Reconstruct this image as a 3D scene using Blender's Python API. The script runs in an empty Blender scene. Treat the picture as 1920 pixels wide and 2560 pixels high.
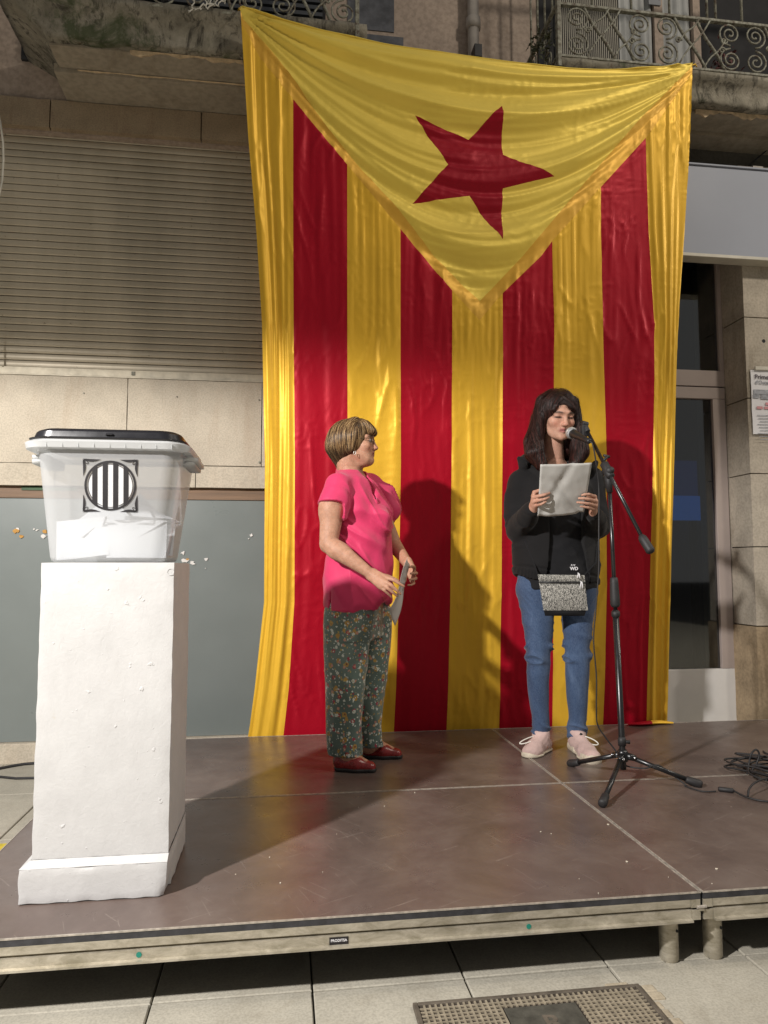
import bpy, bmesh, math, random
import numpy as np
from mathutils import Vector, Matrix

random.seed(7)
RNG = np.random.RandomState(11)
scene = bpy.context.scene
COL = scene.collection
PI = math.pi
R = math.radians

# ------------------------------------------------------------------ camera
F_PX, YAW, PITCH, ROLL = 1799.39, 0.137711, 0.0763937, -0.0016458
CAM = np.array([0.871104, -1.882831, 0.879027])      # metres; z = 0 is the stage top, its front left corner is the origin
_cy, _sy = math.cos(YAW), math.sin(YAW)
FWD = np.array([_sy*math.cos(PITCH), _cy*math.cos(PITCH), math.sin(PITCH)])
_r = np.array([_cy, -_sy, 0.0]); _u = np.cross(_r, FWD)
RIGHT = math.cos(ROLL)*_r + math.sin(ROLL)*_u
UP = -math.sin(ROLL)*_r + math.cos(ROLL)*_u
cam_d = bpy.data.cameras.new('camera'); cam = bpy.data.objects.new('camera', cam_d); COL.objects.link(cam)
m = Matrix(((RIGHT[0], UP[0], -FWD[0], CAM[0]), (RIGHT[1], UP[1], -FWD[1], CAM[1]), (RIGHT[2], UP[2], -FWD[2], CAM[2]), (0, 0, 0, 1)))
cam.matrix_world = m
cam_d.sensor_width = 36; cam_d.lens = F_PX/2560*36; cam_d.clip_start = 0.05; cam_d.clip_end = 200
scene.camera = cam

# ------------------------------------------------------------------ world (night over a lamp-lit square)
world = bpy.data.worlds.new('World'); scene.world = world; world.use_nodes = True
bg = world.node_tree.nodes['Background']
bg.inputs[0].default_value = (1.0, 0.97, 0.93, 1); bg.inputs[1].default_value = 0.18

# ------------------------------------------------------------------ lamps of the place
def lamp(name, kind, loc, energy, color, radius, rot=(0, 0, 0)):
    d = bpy.data.lights.new(name, kind); d.energy = energy; d.color = color; d.shadow_soft_size = radius
    o = bpy.data.objects.new(name, d); o.location = loc; o.rotation_euler = rot; COL.objects.link(o); return o
key = lamp('floodlight_lamp', 'SPOT', (-1.6, -2.0, 2.78), 1230, (1.0, 0.962, 0.925), 0.08)      # shaded floodlight left of the stage, dark above 10 degrees below level
key.data.spot_size = R(166); key.data.spot_blend = 0.12
street = lamp('street_lantern_lamp', 'SPOT', (4.7, -1.5, 6.0), 360, (1.0, 0.90, 0.76), 0.22)
street.data.spot_size = R(170); street.data.spot_blend = 0.2
street2 = lamp('street_lantern_lamp', 'SPOT', (8.4, -0.35, 4.9), 430, (1.0, 0.92, 0.82), 0.15)     # second lantern, to the right along the facade
street2.data.spot_size = R(170); street2.data.spot_blend = 0.2

scene.view_settings.view_transform = 'Standard'; scene.view_settings.look = 'None'
scene.view_settings.exposure = 0.10; scene.view_settings.gamma = 1.0; scene.view_settings.use_curve_mapping = False
scene.render.engine = 'CYCLES'
scene.cycles.max_bounces = 8; scene.cycles.transparent_max_bounces = 16; scene.cycles.use_denoising = True

# ------------------------------------------------------------------ measuring: a pixel of the survey photo to a point on a plane of the place
def _ray(px, py): return FWD + (px-960)/F_PX*RIGHT - (py-1280)/F_PX*UP
def at(px, py, Y):
    d = _ray(px, py); return CAM + d*(Y-CAM[1])/d[1]
def atz(px, py, Z=0.0):
    d = _ray(px, py); return CAM + d*(Z-CAM[2])/d[2]

# ------------------------------------------------------------------ noise (numpy gradient noise, used for real relief)
_perm = RNG.permutation(256); _perm = np.concatenate([_perm, _perm, _perm])
_grad = RNG.normal(size=(256, 3)); _grad /= np.linalg.norm(_grad, axis=1)[:, None]
def noise(x, y, z=0.0):
    x, y, z = np.broadcast_arrays(np.asarray(x, float), np.asarray(y, float), np.asarray(z, float))
    xi, yi, zi = np.floor(x).astype(int), np.floor(y).astype(int), np.floor(z).astype(int)
    xf, yf, zf = x-xi, y-yi, z-zi
    s = lambda t: t*t*t*(t*(t*6-15)+10)
    u, v, w = s(xf), s(yf), s(zf)
    def g(i, j, k):
        h = _perm[_perm[_perm[(xi+i) & 255] + ((yi+j) & 255)] + ((zi+k) & 255)]
        gr = _grad[h]; return gr[..., 0]*(xf-i)+gr[..., 1]*(yf-j)+gr[..., 2]*(zf-k)
    l = lambda a, b, t: a+(b-a)*t
    return 1.6*l(l(l(g(0,0,0), g(1,0,0), u), l(g(0,1,0), g(1,1,0), u), v), l(l(g(0,0,1), g(1,0,1), u), l(g(0,1,1), g(1,1,1), u), v), w)
def ridged(x, y, z=0.0, p=3.0): return (1-np.clip(np.abs(noise(x, y, z))*1.6, 0, 1))**p
def smooth(t, a, b):
    t = np.clip((t-a)/(b-a), 0, 1); return t*t*(3-2*t)

# ------------------------------------------------------------------ materials
def new_mat(name):
    mt = bpy.data.materials.new(name); mt.use_nodes = True
    nt = mt.node_tree; return mt, nt, nt.nodes['Principled BSDF']
def nd(nt, typ, **kw):
    n = nt.nodes.new(typ)
    for k, v in kw.items():
        if k.startswith('_'): setattr(n, k[1:], v)
        else: n.inputs[k].default_value = v
    return n
def coords(nt, scale=(1, 1, 1), kind='Object'):
    tc = nt.nodes.new('ShaderNodeTexCoord'); mp = nt.nodes.new('ShaderNodeMapping'); mp.inputs['Scale'].default_value = scale
    nt.links.new(tc.outputs[kind], mp.inputs[0]); return mp.outputs[0]
def world_coords(nt, scale=(1, 1, 1)):
    g = nt.nodes.new('ShaderNodeNewGeometry'); mp = nt.nodes.new('ShaderNodeMapping'); mp.inputs['Scale'].default_value = scale
    nt.links.new(g.outputs['Position'], mp.inputs[0]); return mp.outputs[0]
def noise_node(nt, vec, scale, detail=4, rough=0.55, dist=0.0):
    n = nt.nodes.new('ShaderNodeTexNoise'); n.inputs['Scale'].default_value = scale; n.inputs['Detail'].default_value = detail
    n.inputs['Roughness'].default_value = rough; n.inputs['Distortion'].default_value = dist
    nt.links.new(vec, n.inputs['Vector']); return n.outputs['Fac']
def ramp(nt, fac, stops):
    r = nt.nodes.new('ShaderNodeValToRGB'); e = r.color_ramp.elements
    while len(e) < len(stops): e.new(0.5)
    for el, (p, c) in zip(e, stops):
        el.position = p; el.color = tuple(c)+(1,) if len(c) == 3 else c
    nt.links.new(fac, r.inputs[0]); return r.outputs[0]
def mix(nt, fac, a, b, mode='MIX'):
    n = nt.nodes.new('ShaderNodeMix'); n.data_type = 'RGBA'; n.blend_type = mode
    for sock, v in ((n.inputs[0], fac), (n.inputs[6], a), (n.inputs[7], b)):
        if hasattr(v, 'links') or hasattr(v, 'is_linked'): nt.links.new(v, sock)
        else: sock.default_value = v if isinstance(v, (int, float)) else (tuple(v)+(1,))[:4]
    return n.outputs[2]
def bump(nt, b, height, strength=0.3, dist=0.01, prev=None):
    n = nt.nodes.new('ShaderNodeBump'); n.inputs['Strength'].default_value = strength; n.inputs['Distance'].default_value = dist
    nt.links.new(height, n.inputs['Height'])
    if prev is not None: nt.links.new(prev, n.inputs['Normal'])
    nt.links.new(n.outputs[0], b.inputs['Normal']); return n.outputs[0]
def math_node(nt, op, a, b=0.0):
    n = nt.nodes.new('ShaderNodeMath'); n.operation = op
    for s, v in ((n.inputs[0], a), (n.inputs[1], b)):
        if hasattr(v, 'is_linked'): nt.links.new(v, s)
        else: s.default_value = v
    return n.outputs[0]

def plain(name, color, rough=0.5, metal=0.0, var=0.15, scale=8.0, bump_s=0.0, bump_scale=60.0, spec=0.5, sheen=0.0, rough_var=0.1, dist=0.004, stretch=(1, 1, 1)):
    """solid colour broken up with mottling, uneven gloss and fine relief"""
    mt, nt, b = new_mat(name)
    v = world_coords(nt, stretch)
    f = noise_node(nt, v, scale, 5, 0.6)
    lo = tuple(c*(1-var) for c in color); hi = tuple(min(1, c*(1+var)) for c in color)
    nt.links.new(ramp(nt, f, [(0.3, lo), (0.7, hi)]), b.inputs['Base Color'])
    f2 = noise_node(nt, v, scale*2.3, 4)
    mr = nt.nodes.new('ShaderNodeMapRange'); mr.inputs['To Min'].default_value = max(0.02, rough-rough_var); mr.inputs['To Max'].default_value = min(1, rough+rough_var)
    nt.links.new(f2, mr.inputs['Value']); nt.links.new(mr.outputs[0], b.inputs['Roughness'])
    b.inputs['Metallic'].default_value = metal; b.inputs['Specular IOR Level'].default_value = spec
    if sheen: b.inputs['Sheen Weight'].default_value = sheen; b.inputs['Sheen Roughness'].default_value = 0.4
    if bump_s: bump(nt, b, noise_node(nt, v, bump_scale, 5, 0.6), bump_s, dist)
    return mt

# ------------------------------------------------------------------ objects
def tag(o, label=None, cat=None, group=None, kind=None):
    if label: o['label'] = label
    if cat: o['category'] = cat
    if group: o['group'] = group
    if kind: o['kind'] = kind
    return o
def empty(name, loc=(0, 0, 0), rotz=0.0):
    o = bpy.data.objects.new(name, None); o.location = loc; o.rotation_euler = (0, 0, rotz); o.empty_display_size = 0.1; COL.objects.link(o); return o
def link(name, me, mat, parent=None, smoothf=True):
    o = bpy.data.objects.new(name, me)
    if mat is not None and not me.materials:
        for mm in (mat if isinstance(mat, (list, tuple)) else [mat]): me.materials.append(mm)
    if smoothf is not None and len(me.polygons): me.polygons.foreach_set('use_smooth', [smoothf]*len(me.polygons))
    COL.objects.link(o)
    if parent is not None:
        o.parent = parent; o.matrix_parent_inverse = parent_inv(parent)
    return o
def parent_inv(p):
    mtx = Matrix.LocRotScale(p.location, p.rotation_euler, p.scale)
    q = p.parent
    return (mtx if q is None else q_world(q) @ p.matrix_parent_inverse @ mtx).inverted()
def q_world(p):
    mtx = Matrix.LocRotScale(p.location, p.rotation_euler, p.scale)
    return mtx if p.parent is None else q_world(p.parent) @ p.matrix_parent_inverse @ mtx
def mesh_np(name, V, Fq):
    me = bpy.data.meshes.new(name); me.from_pydata([tuple(v) for v in V], [], [tuple(f) for f in Fq]); me.update(); return me
def from_bm(name, bm):
    me = bpy.data.meshes.new(name); bm.normal_update(); bm.to_mesh(me); bm.free(); return me

class MB:
    """collects simple solids into one mesh (world coordinates)"""
    def __init__(s): s.v = []; s.f = []
    def add(s, V, Fc):
        n = len(s.v); s.v += [tuple(float(c) for c in v) for v in V]; s.f += [tuple(i+n for i in f) for f in Fc]; return s
    def box(s, x0, x1, y0, y1, z0, z1):
        return s.add([(x0,y0,z0),(x1,y0,z0),(x1,y1,z0),(x0,y1,z0),(x0,y0,z1),(x1,y0,z1),(x1,y1,z1),(x0,y1,z1)],
                     [(3,2,1,0),(4,5,6,7),(0,1,5,4),(1,2,6,5),(2,3,7,6),(3,0,4,7)])
    def prism(s, prof, x0, x1, axis='x'):
        """profile (a,b) polygon swept along an axis: x -> (x,a,b), y -> (a,y,b), z -> (a,b,z)"""
        n = len(prof); mk = {'x': lambda t, a, b: (t, a, b), 'y': lambda t, a, b: (a, t, b), 'z': lambda t, a, b: (a, b, t)}[axis]
        V = [mk(x0, a, b) for a, b in prof]+[mk(x1, a, b) for a, b in prof]
        return s.add(V, [(i, (i+1) % n, n+(i+1) % n, n+i) for i in range(n)]+[tuple(range(n))[::-1], tuple(range(n, 2*n))])
    def tube(s, pts, r, n=10, caps=True):
        pts = [np.array(p, float) for p in pts]; rr = r if hasattr(r, '__len__') else [r]*len(pts)
        T = [pts[min(i+1, len(pts)-1)]-pts[max(i-1, 0)] for i in range(len(pts))]
        T = [t/(np.linalg.norm(t)+1e-9) for t in T]
        a = np.array([0, 0, 1.0]) if abs(T[0][2]) < 0.9 else np.array([1.0, 0, 0])
        N = np.cross(T[0], a); N /= np.linalg.norm(N); V = []
        for p, t, q in zip(pts, T, rr):
            N = N-t*(N@t); N /= (np.linalg.norm(N)+1e-9); B = np.cross(t, N)
            for k in range(n):
                an = 2*PI*k/n; V.append(p+q*(math.cos(an)*N+math.sin(an)*B))
        Fc = [(i*n+k, i*n+(k+1) % n, (i+1)*n+(k+1) % n, (i+1)*n+k) for i in range(len(pts)-1) for k in range(n)]
        if caps: Fc += [tuple(range(n))[::-1], tuple(range((len(pts)-1)*n, len(pts)*n))]
        return s.add(V, Fc)
    def lathe(s, prof, c, n=24, axis=(0, 0, 1)):
        """profile (r, h) turned about an axis through c"""
        ax = np.array(axis, float); ax /= np.linalg.norm(ax)
        return s.tube([np.array(c)+ax*h for r_, h in prof], [max(r_, 1e-5) for r_, h in prof], n) if all(prof[i][1] != prof[i+1][1] for i in range(len(prof)-1)) else \
            s.tube([np.array(c)+ax*(h+i*1e-5) for i, (r_, h) in enumerate(prof)], [max(r_, 1e-5) for r_, h in prof], n)
    def build(s, name, mat, parent=None, smoothf=False, bevel=0.0, seg=2):
        me = mesh_np(name, s.v, s.f); me.validate()
        o = link(name, me, mat, parent, smoothf)
        if bevel:
            md = o.modifiers.new('bevel', 'BEVEL'); md.width = bevel; md.segments = seg; md.limit_method = 'ANGLE'; md.angle_limit = R(40)
        return o
def auto_smooth(o, ang=35):
    me = o.data; me.polygons.foreach_set('use_smooth', [True]*len(me.polygons))
    bm = bmesh.new(); bm.from_mesh(me)
    for e in bm.edges: e.smooth = not (len(e.link_faces) == 2 and e.calc_face_angle(0) > R(ang))
    bm.to_mesh(me); bm.free(); return o

def rough_box(x0, x1, y0, y1, z0, z1, step=0.03, amp=0.004, scale=9, seed=0, edge=0.006):
    """a box subdivided and weathered: uneven faces, worn rounded edges"""
    bm = bmesh.new(); bmesh.ops.create_cube(bm, size=1)
    for v in bm.verts: v.co = Vector((x0+(v.co.x+.5)*(x1-x0), y0+(v.co.y+.5)*(y1-y0), z0+(v.co.z+.5)*(z1-z0)))
    for ax, (a, b_) in enumerate(((x0, x1), (y0, y1), (z0, z1))):
        n = int((b_-a)/step)
        for i in range(1, max(1, n)):
            co = Vector((0, 0, 0)); co[ax] = a+(b_-a)*i/n; no = Vector((0, 0, 0)); no[ax] = 1
            bmesh.ops.bisect_plane(bm, geom=bm.verts[:]+bm.edges[:]+bm.faces[:], plane_co=co, plane_no=no)
    P = np.array([v.co[:] for v in bm.verts]); lo = np.array([x0, y0, z0]); hi = np.array([x1, y1, z1])
    n1 = np.stack([noise(P[:,0]*scale+seed+k*17.3, P[:,1]*scale, P[:,2]*scale) for k in range(3)], 1)*amp
    n1 += np.stack([noise(P[:,0]*scale*3.7+seed+k*31.3, P[:,1]*scale*3.7, P[:,2]*scale*3.7) for k in range(3)], 1)*amp*.5
    on = ((np.abs(P-lo) < 1e-5) | (np.abs(P-hi) < 1e-5)).sum(1)
    c = (lo+hi)/2; sgn = np.sign(P-c)*((np.abs(P-lo) < 1e-5) | (np.abs(P-hi) < 1e-5))
    P2 = P+n1-sgn*((on >= 2)*edge*(1+noise(P[:,0]*20+5, P[:,1]*20, P[:,2]*20)*1.5))[:, None]
    for v, p in zip(bm.verts, P2): v.co = Vector(p)
    bm.normal_update()
    for e in bm.edges: e.smooth = not (len(e.link_faces) == 2 and e.calc_face_angle(0) > R(32))
    return bm
# ================================================================== materials of the street
def stone_mat(name, c, var=0.25, stain=(0.16, 0.11, 0.06), stain_amt=0.5, fine=120):
    mt, nt, b = new_mat(name); v = world_coords(nt)
    base = ramp(nt, noise_node(nt, v, 5, 6, 0.65), [(0.3, tuple(x*(1-var) for x in c)), (0.7, tuple(x*(1+var) for x in c))])
    sp = ramp(nt, noise_node(nt, v, fine, 2, 0.5), [(0.35, (0.86,)*3), (0.6, (1.05,)*3)])
    base = mix(nt, 1.0, base, sp, 'MULTIPLY')
    vs = world_coords(nt, (3.0, 3.0, 0.7))
    st = ramp(nt, noise_node(nt, vs, 2.2, 6, 0.7, 0.6), [(0.52, (0, 0, 0)), (0.75, (stain_amt,)*3)])
    nt.links.new(mix(nt, st, base, stain), b.inputs['Base Color'])
    b.inputs['Roughness'].default_value = 0.8; b.inputs['Specular IOR Level'].default_value = 0.25
    bump(nt, b, noise_node(nt, v, 90, 6, 0.7), 0.25, 0.004); return mt
M = {}
M['clad'] = stone_mat('travertine_cladding', (0.47, 0.415, 0.33), 0.10, (0.25, 0.15, 0.08), 0.25)
M['lintel'] = stone_mat('lintel_stone', (0.30, 0.235, 0.16), 0.15, (0.14, 0.07, 0.05), 0.5)
M['pier'] = stone_mat('pier_stone', (0.42, 0.37, 0.30), 0.2, (0.17, 0.13, 0.08), 0.55, 70)
M['pier_rough'] = stone_mat('rough_socle_stone', (0.33, 0.25, 0.16), 0.3, (0.12, 0.08, 0.04), 0.6, 60)
M['plaster'] = stone_mat('pink_plaster', (0.36, 0.29, 0.24), 0.12, (0.2, 0.15, 0.11), 0.45, 40)
M['plaster_grey'] = stone_mat('grey_render', (0.20, 0.175, 0.14), 0.14, (0.11, 0.09, 0.06), 0.5, 40)
M['beam'] = stone_mat('painted_beam', (0.10, 0.095, 0.08), 0.15, (0.06, 0.05, 0.04), 0.5, 40)
M['patch'] = stone_mat('slate_grey_patch', (0.10, 0.105, 0.12), 0.35, (0.2, 0.19, 0.17), 0.5, 20)
def slab_mat():
    mt, nt, b = new_mat('weathered_balcony_concrete'); v = world_coords(nt); vs = world_coords(nt, (1.0, 1.0, 0.35))
    base = ramp(nt, noise_node(nt, v, 6, 8, 0.7), [(0.25, (0.10, 0.09, 0.07)), (0.5, (0.22, 0.20, 0.155)), (0.75, (0.36, 0.33, 0.27))])
    dark = ramp(nt, noise_node(nt, vs, 14, 8, 0.75, 1.0), [(0.50, (0, 0, 0)), (0.62, (0.9,)*3)])
    c = mix(nt, dark, base, (0.035, 0.03, 0.022))
    moss = ramp(nt, noise_node(nt, v, 3.4, 6, 0.7, 0.5), [(0.55, (0, 0, 0)), (0.66, (0.85,)*3)])
    c = mix(nt, moss, c, (0.035, 0.05, 0.015))
    rust = ramp(nt, noise_node(nt, vs, 9, 5, 0.7, 0.2), [(0.66, (0, 0, 0)), (0.72, (0.8,)*3)])
    nt.links.new(mix(nt, rust, c, (0.10, 0.03, 0.012)), b.inputs['Base Color'])
    b.inputs['Roughness'].default_value = 0.9; bump(nt, b, noise_node(nt, v, 40, 8, 0.75), 0.7, 0.01); return mt
M['slab'] = slab_mat()
M['slab_under'] = stone_mat('slab_underside_render', (0.31, 0.27, 0.21), 0.1, (0.13, 0.1, 0.06), 0.5, 30)
M['peel'] = plain('bare_peeling_plaster', (0.5, 0.38, 0.24), 0.9, var=0.3, scale=30)
def iron_mat():
    mt, nt, b = new_mat('flaking_painted_iron'); v = world_coords(nt)
    c = ramp(nt, noise_node(nt, v, 35, 6, 0.7), [(0.34, (0.07, 0.03, 0.018)), (0.43, (0.13, 0.12, 0.09)), (0.6, (0.27, 0.27, 0.22)), (0.75, (0.45, 0.44, 0.38))])
    nt.links.new(c, b.inputs['Base Color']); b.inputs['Roughness'].default_value = 0.65; bump(nt, b, noise_node(nt, v, 80, 5), 0.6, 0.003); return mt
M['iron'] = iron_mat()
def shutter_mat():
    mt, nt, b = new_mat('dull_galvanised_shutter'); v = world_coords(nt); vs = world_coords(nt, (1.2, 1.0, 0.25))
    c = ramp(nt, noise_node(nt, vs, 2.5, 6, 0.65), [(0.3, (0.37, 0.325, 0.245)), (0.7, (0.50, 0.44, 0.34))])
    sp = ramp(nt, noise_node(nt, v, 46, 3), [(0.69, (0, 0, 0)), (0.74, (0.5,)*3)])
    nt.links.new(mix(nt, sp, c, (0.06, 0.045, 0.03)), b.inputs['Base Color'])
    b.inputs['Roughness'].default_value = 0.42; b.inputs['Metallic'].default_value = 0.35
    bump(nt, b, noise_node(nt, v, 25, 4), 0.08, 0.004); return mt
M['slat'] = shutter_mat()
M['slat_bar'] = plain('shutter_bottom_rail', (0.48, 0.43, 0.33), 0.5, 0.2, 0.2, 14, 0.1, 50)
M['grey_glass'] = plain('grey_painted_shop_window', (0.165, 0.185, 0.178), 0.3, 0, 0.07, 1.6, 0.04, 6, rough_var=0.08)
M['wood'] = plain('varnished_wood_strip', (0.17, 0.10, 0.055), 0.6, 0, 0.3, 6, 0.2, 60, stretch=(0.3, 1, 6))
M['green'] = plain('green_paint', (0.02, 0.06, 0.015), 0.6)
M['flake_w'] = plain('white_paper_scrap', (0.65, 0.63, 0.6), 0.8); M['flake_o'] = plain('orange_paper_scrap', (0.45, 0.24, 0.06), 0.8)
M['frame'] = plain('beige_door_paint', (0.40, 0.335, 0.305), 0.45, 0, 0.06, 5, 0.05, 40)
M['door_panel'] = plain('white_door_panel', (0.72, 0.70, 0.67), 0.5, 0, 0.05, 4, 0.05, 30)
M['sign'] = plain('pale_blue_fascia', (0.27, 0.29, 0.345), 0.5, 0, 0.05, 1.5, 0.03, 60)
M['lip'] = plain('cream_trim', (0.55, 0.52, 0.44), 0.5)
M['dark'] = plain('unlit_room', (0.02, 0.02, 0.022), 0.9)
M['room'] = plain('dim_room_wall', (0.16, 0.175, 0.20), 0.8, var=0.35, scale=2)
M['pipe'] = plain('grey_drain_pipe', (0.34, 0.31, 0.28), 0.6, 0, 0.12, 12, 0.1, 40)
M['black'] = plain('black_plastic', (0.012, 0.012, 0.013), 0.45, 0, 0.2, 20)
M['rubber'] = plain('black_rubber', (0.018, 0.017, 0.018), 0.6, 0, 0.2, 30)
def pane_mat(name, tint, gloss=0.10):
    mt, nt, b = new_mat(name); nt.nodes.remove(b)
    tr = nt.nodes.new('ShaderNodeBsdfTransparent'); tr.inputs[0].default_value = tint+(1,)
    gl = nt.nodes.new('ShaderNodeBsdfGlossy'); gl.inputs['Roughness'].default_value = 0.03
    lw = nt.nodes.new('ShaderNodeFresnel'); lw.inputs[0].default_value = 1.5
    ad = math_node(nt, 'ADD', lw.outputs[0], gloss)
    mx = nt.nodes.new('ShaderNodeMixShader'); nt.links.new(ad, mx.inputs[0]); nt.links.new(tr.outputs[0], mx.inputs[1]); nt.links.new(gl.outputs[0], mx.inputs[2])
    nt.links.new(mx.outputs[0], nt.nodes['Material Output'].inputs[0]); return mt
M['pane'] = pane_mat('door_glass', (0.5, 0.55, 0.56))

# ================================================================== ground
G0 = -0.2
M['paver'] = stone_mat('grey_granite_paving', (0.38, 0.355, 0.295), 0.12, (0.22, 0.19, 0.14), 0.35, 150)
M['joint'] = plain('dirty_joint', (0.05, 0.045, 0.038), 0.95, var=0.4, scale=30)
gb = MB().add([(-40, -40, G0-.012), (40, -40, G0-.012), (40, 2.5, G0-.012), (-40, 2.5, G0-.012)], [(0, 1, 2, 3)])
ground = tag(gb.build('ground', M['joint']), kind='structure')
XS = [-0.244+0.399*i for i in range(-4, 9)]
def paver_mesh(w, l, sd):
    bm = bmesh.new(); bmesh.ops.create_cube(bm, size=1)
    rs = np.random.RandomState(sd)
    for v in bm.verts: v.co = Vector((v.co.x*w, v.co.y*l, v.co.z*.03+(rs.rand()-.5)*.0012))
    bmesh.ops.bevel(bm, geom=[e for e in bm.edges if e.verts[0].co.z > 0 and e.verts[1].co.z > 0], offset=.0025, segments=1, affect='EDGES')
    me = from_bm('paving_slab', bm); me.materials.append(M['paver']); return me
pv = [paver_mesh(.394, .595, k) for k in range(4)]
n = 0
for i, x in enumerate(XS[:-1]):
    for j in range(-2, 4):
        y = 0.052+0.6*j
        o = bpy.data.objects.new('paving_slab', pv[n % 4]); o.location = (x+.1995, y+.3, G0-.015+random.uniform(-.0015, .0015)); o.rotation_euler = (random.uniform(-.002, .002), random.uniform(-.002, .002), 0)
        COL.objects.link(o); o.parent = ground; n += 1
far = MB()                                              # the rest of the square, past what can be told apart
for i in range(-24, 26):
    for j in range(-26, 6):
        x = XS[0]+.399*i; y = .052+.6*(j-2)
        if -1.9 < x+.2 < XS[-1] and y >= .052-1.2-.01: continue
        if y+.6 > 2.47: continue
        far.box(x+.0025, x+.3965, y+.0025, y+.5975, G0-.02, G0-.0005)
fo = far.build('distant_paving', M['paver'], ground); fo['kind'] = 'stuff'
# yellow mark painted on the ground left of the stage
M['yellow'] = plain('worn_yellow_paint', (0.55, 0.43, 0.04), 0.7, var=0.25, scale=20)
tag(MB().box(-.34, -.165, 1.08, 1.20, G0-.001, G0+.0035).build('painted_mark', M['yellow']), 'yellow painted mark on the paving left of the stage', 'road marking')

# ================================================================== the building
B = empty('building', (1.2, 2.6, G0)); tag(B, 'old stone and plaster town building with shutter and balconies behind the stage', 'building')
YW = 2.44
w = MB().box(-6, 2.55, 2.52, 2.8, G0-.3, 3.45).box(-6, 6.5, YW+.001, 2.8, 3.455, 8).box(2.55, 3.76, 2.46, 2.8, 3.0, 3.454).build('wall', M['plaster'], B)
# --- upper wall pieces: patch, pipe
pa = MB(); q = at(1008, 60, YW); pa.box(q[0]-.9, q[0], YW-.006, YW+.0005, 3.70, 4.27).box(q[0]-.36, q[0]-.06, YW-.005, YW+.0007, 4.30, 4.75)
pa.build('slate_patch', M['patch'], B)  # dark slate-grey areas on the upper wall
pp = at(1183, 60, 2.38)
pipe = MB().tube([(pp[0], 2.38, 3.95), (pp[0], 2.38, 4.22), (pp[0], 2.38, 5.2)], .036, 20).tube([(pp[0], 2.38, 4.33), (pp[0], 2.38, 4.40)], .047, 20)
pipe.build('drain_pipe', M['pipe'], B, True)
bx = at(1193, 130, 2.30); MB().box(bx[0]-.025, bx[0]+.025, 2.27, 2.36, bx[2]-.05, bx[2]+.035).build('bracket_box', M['black'], B, bevel=.004)
# --- lintel, pink plaster zone and beam above the shutter
lz0, lz1 = 3.463, 3.64
x = -2.2
for i, xe in enumerate((-1.25, -.52, .35, 1.05)):
    link('lintel_stone', from_bm('lintel_stone', rough_box(x+.002, xe-.002, 2.40, 2.6, lz0, lz1-.002, .06, .0015, 8, i, .002)), M['lintel'], B); x = xe
# --- shutter
sh = MB(); sx0, sx1, szb, szt = -2.2, 1.0, 2.045, 3.462
sh.box(sx0, sx1, 2.505, 2.519, 1.95, 3.463)
shutter = sh.build('roller_shutter', M['slat'], B)
prof = [(0, 0), (-.0075, .0012), (-.0095, .006), (-.0112, .014), (-.0115, .024), (-.0105, .033), (-.0095, .0375), (-.0045, .0395), (.003, .0395), (.003, 0)]
sme = mesh_np('slat', *(lambda b: (b.v, b.f))(MB().prism([(a, z) for a, z in prof], sx0, sx1)))
sme.materials.append(M['slat'])
nz = int((szt-szb)/.0425)+1
for i in range(nz):
    o = bpy.data.objects.new('slat', sme); o.location = (0, 2.495+random.uniform(-.0012, .0012), szb+i*.0425); o.rotation_euler = (random.uniform(-.03, .03), 0, 0); COL.objects.link(o)
    o.parent = shutter; o.matrix_parent_inverse = parent_inv(shutter)
for p_ in sme.polygons: p_.use_smooth = False
MB().box(sx0, sx1, 2.465, 2.50, 1.992, 2.043).box(sx0, sx1, 2.445, 2.466, 1.990, 1.999).build('bottom_rail', M['slat_bar'], shutter, bevel=.002)
lk = at(333, 933, 2.46); MB().box(lk[0]-.01, lk[0]+.01, 2.46, 2.466, 2.012, 2.034).build('lock', M['iron'], shutter)
# --- cladding
def panel(x0, x1, z0, z1, yf, mat, nm='stone_panel', sd=0):
    return link(nm, from_bm(nm, rough_box(x0+.0015, x1-.0015, yf, yf+.09, z0+.0015, z1-.0015, .07, .0008, 7, sd, .001)), mat, B)
for i, (a, b_) in enumerate(((-1.6, -.82), (-.82, -.044), (-.044, .731), (.731, 1.5))): panel(a, b_, 1.475, 1.985, 2.425, M['clad'], sd=i)
for i, (a, b_) in enumerate(((-1.2, -.43), (-.43, .352), (.352, 1.13))): panel(a, b_, 1.344, 1.475, 2.42, M['clad'], sd=9+i)
for q in ((210, 983), (443, 992), (648, 1000), (649, 1156)):
    c = at(*q, 2.424); MB().tube([(c[0], 2.428, c[2]), (c[0], 2.420, c[2])], .007 if q[1] > 1100 else .0045, 10).build('fixing_bolt', M['iron'], B)
MB().box(-3, 1.5, 2.462, 2.53, 1.278, 1.3435).build('wood_strip', M['wood'], B)
MB().box(-.62, -.32, 2.455, 2.4615, 1.322, 1.3425).build('green_strip', M['green'], B)
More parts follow.
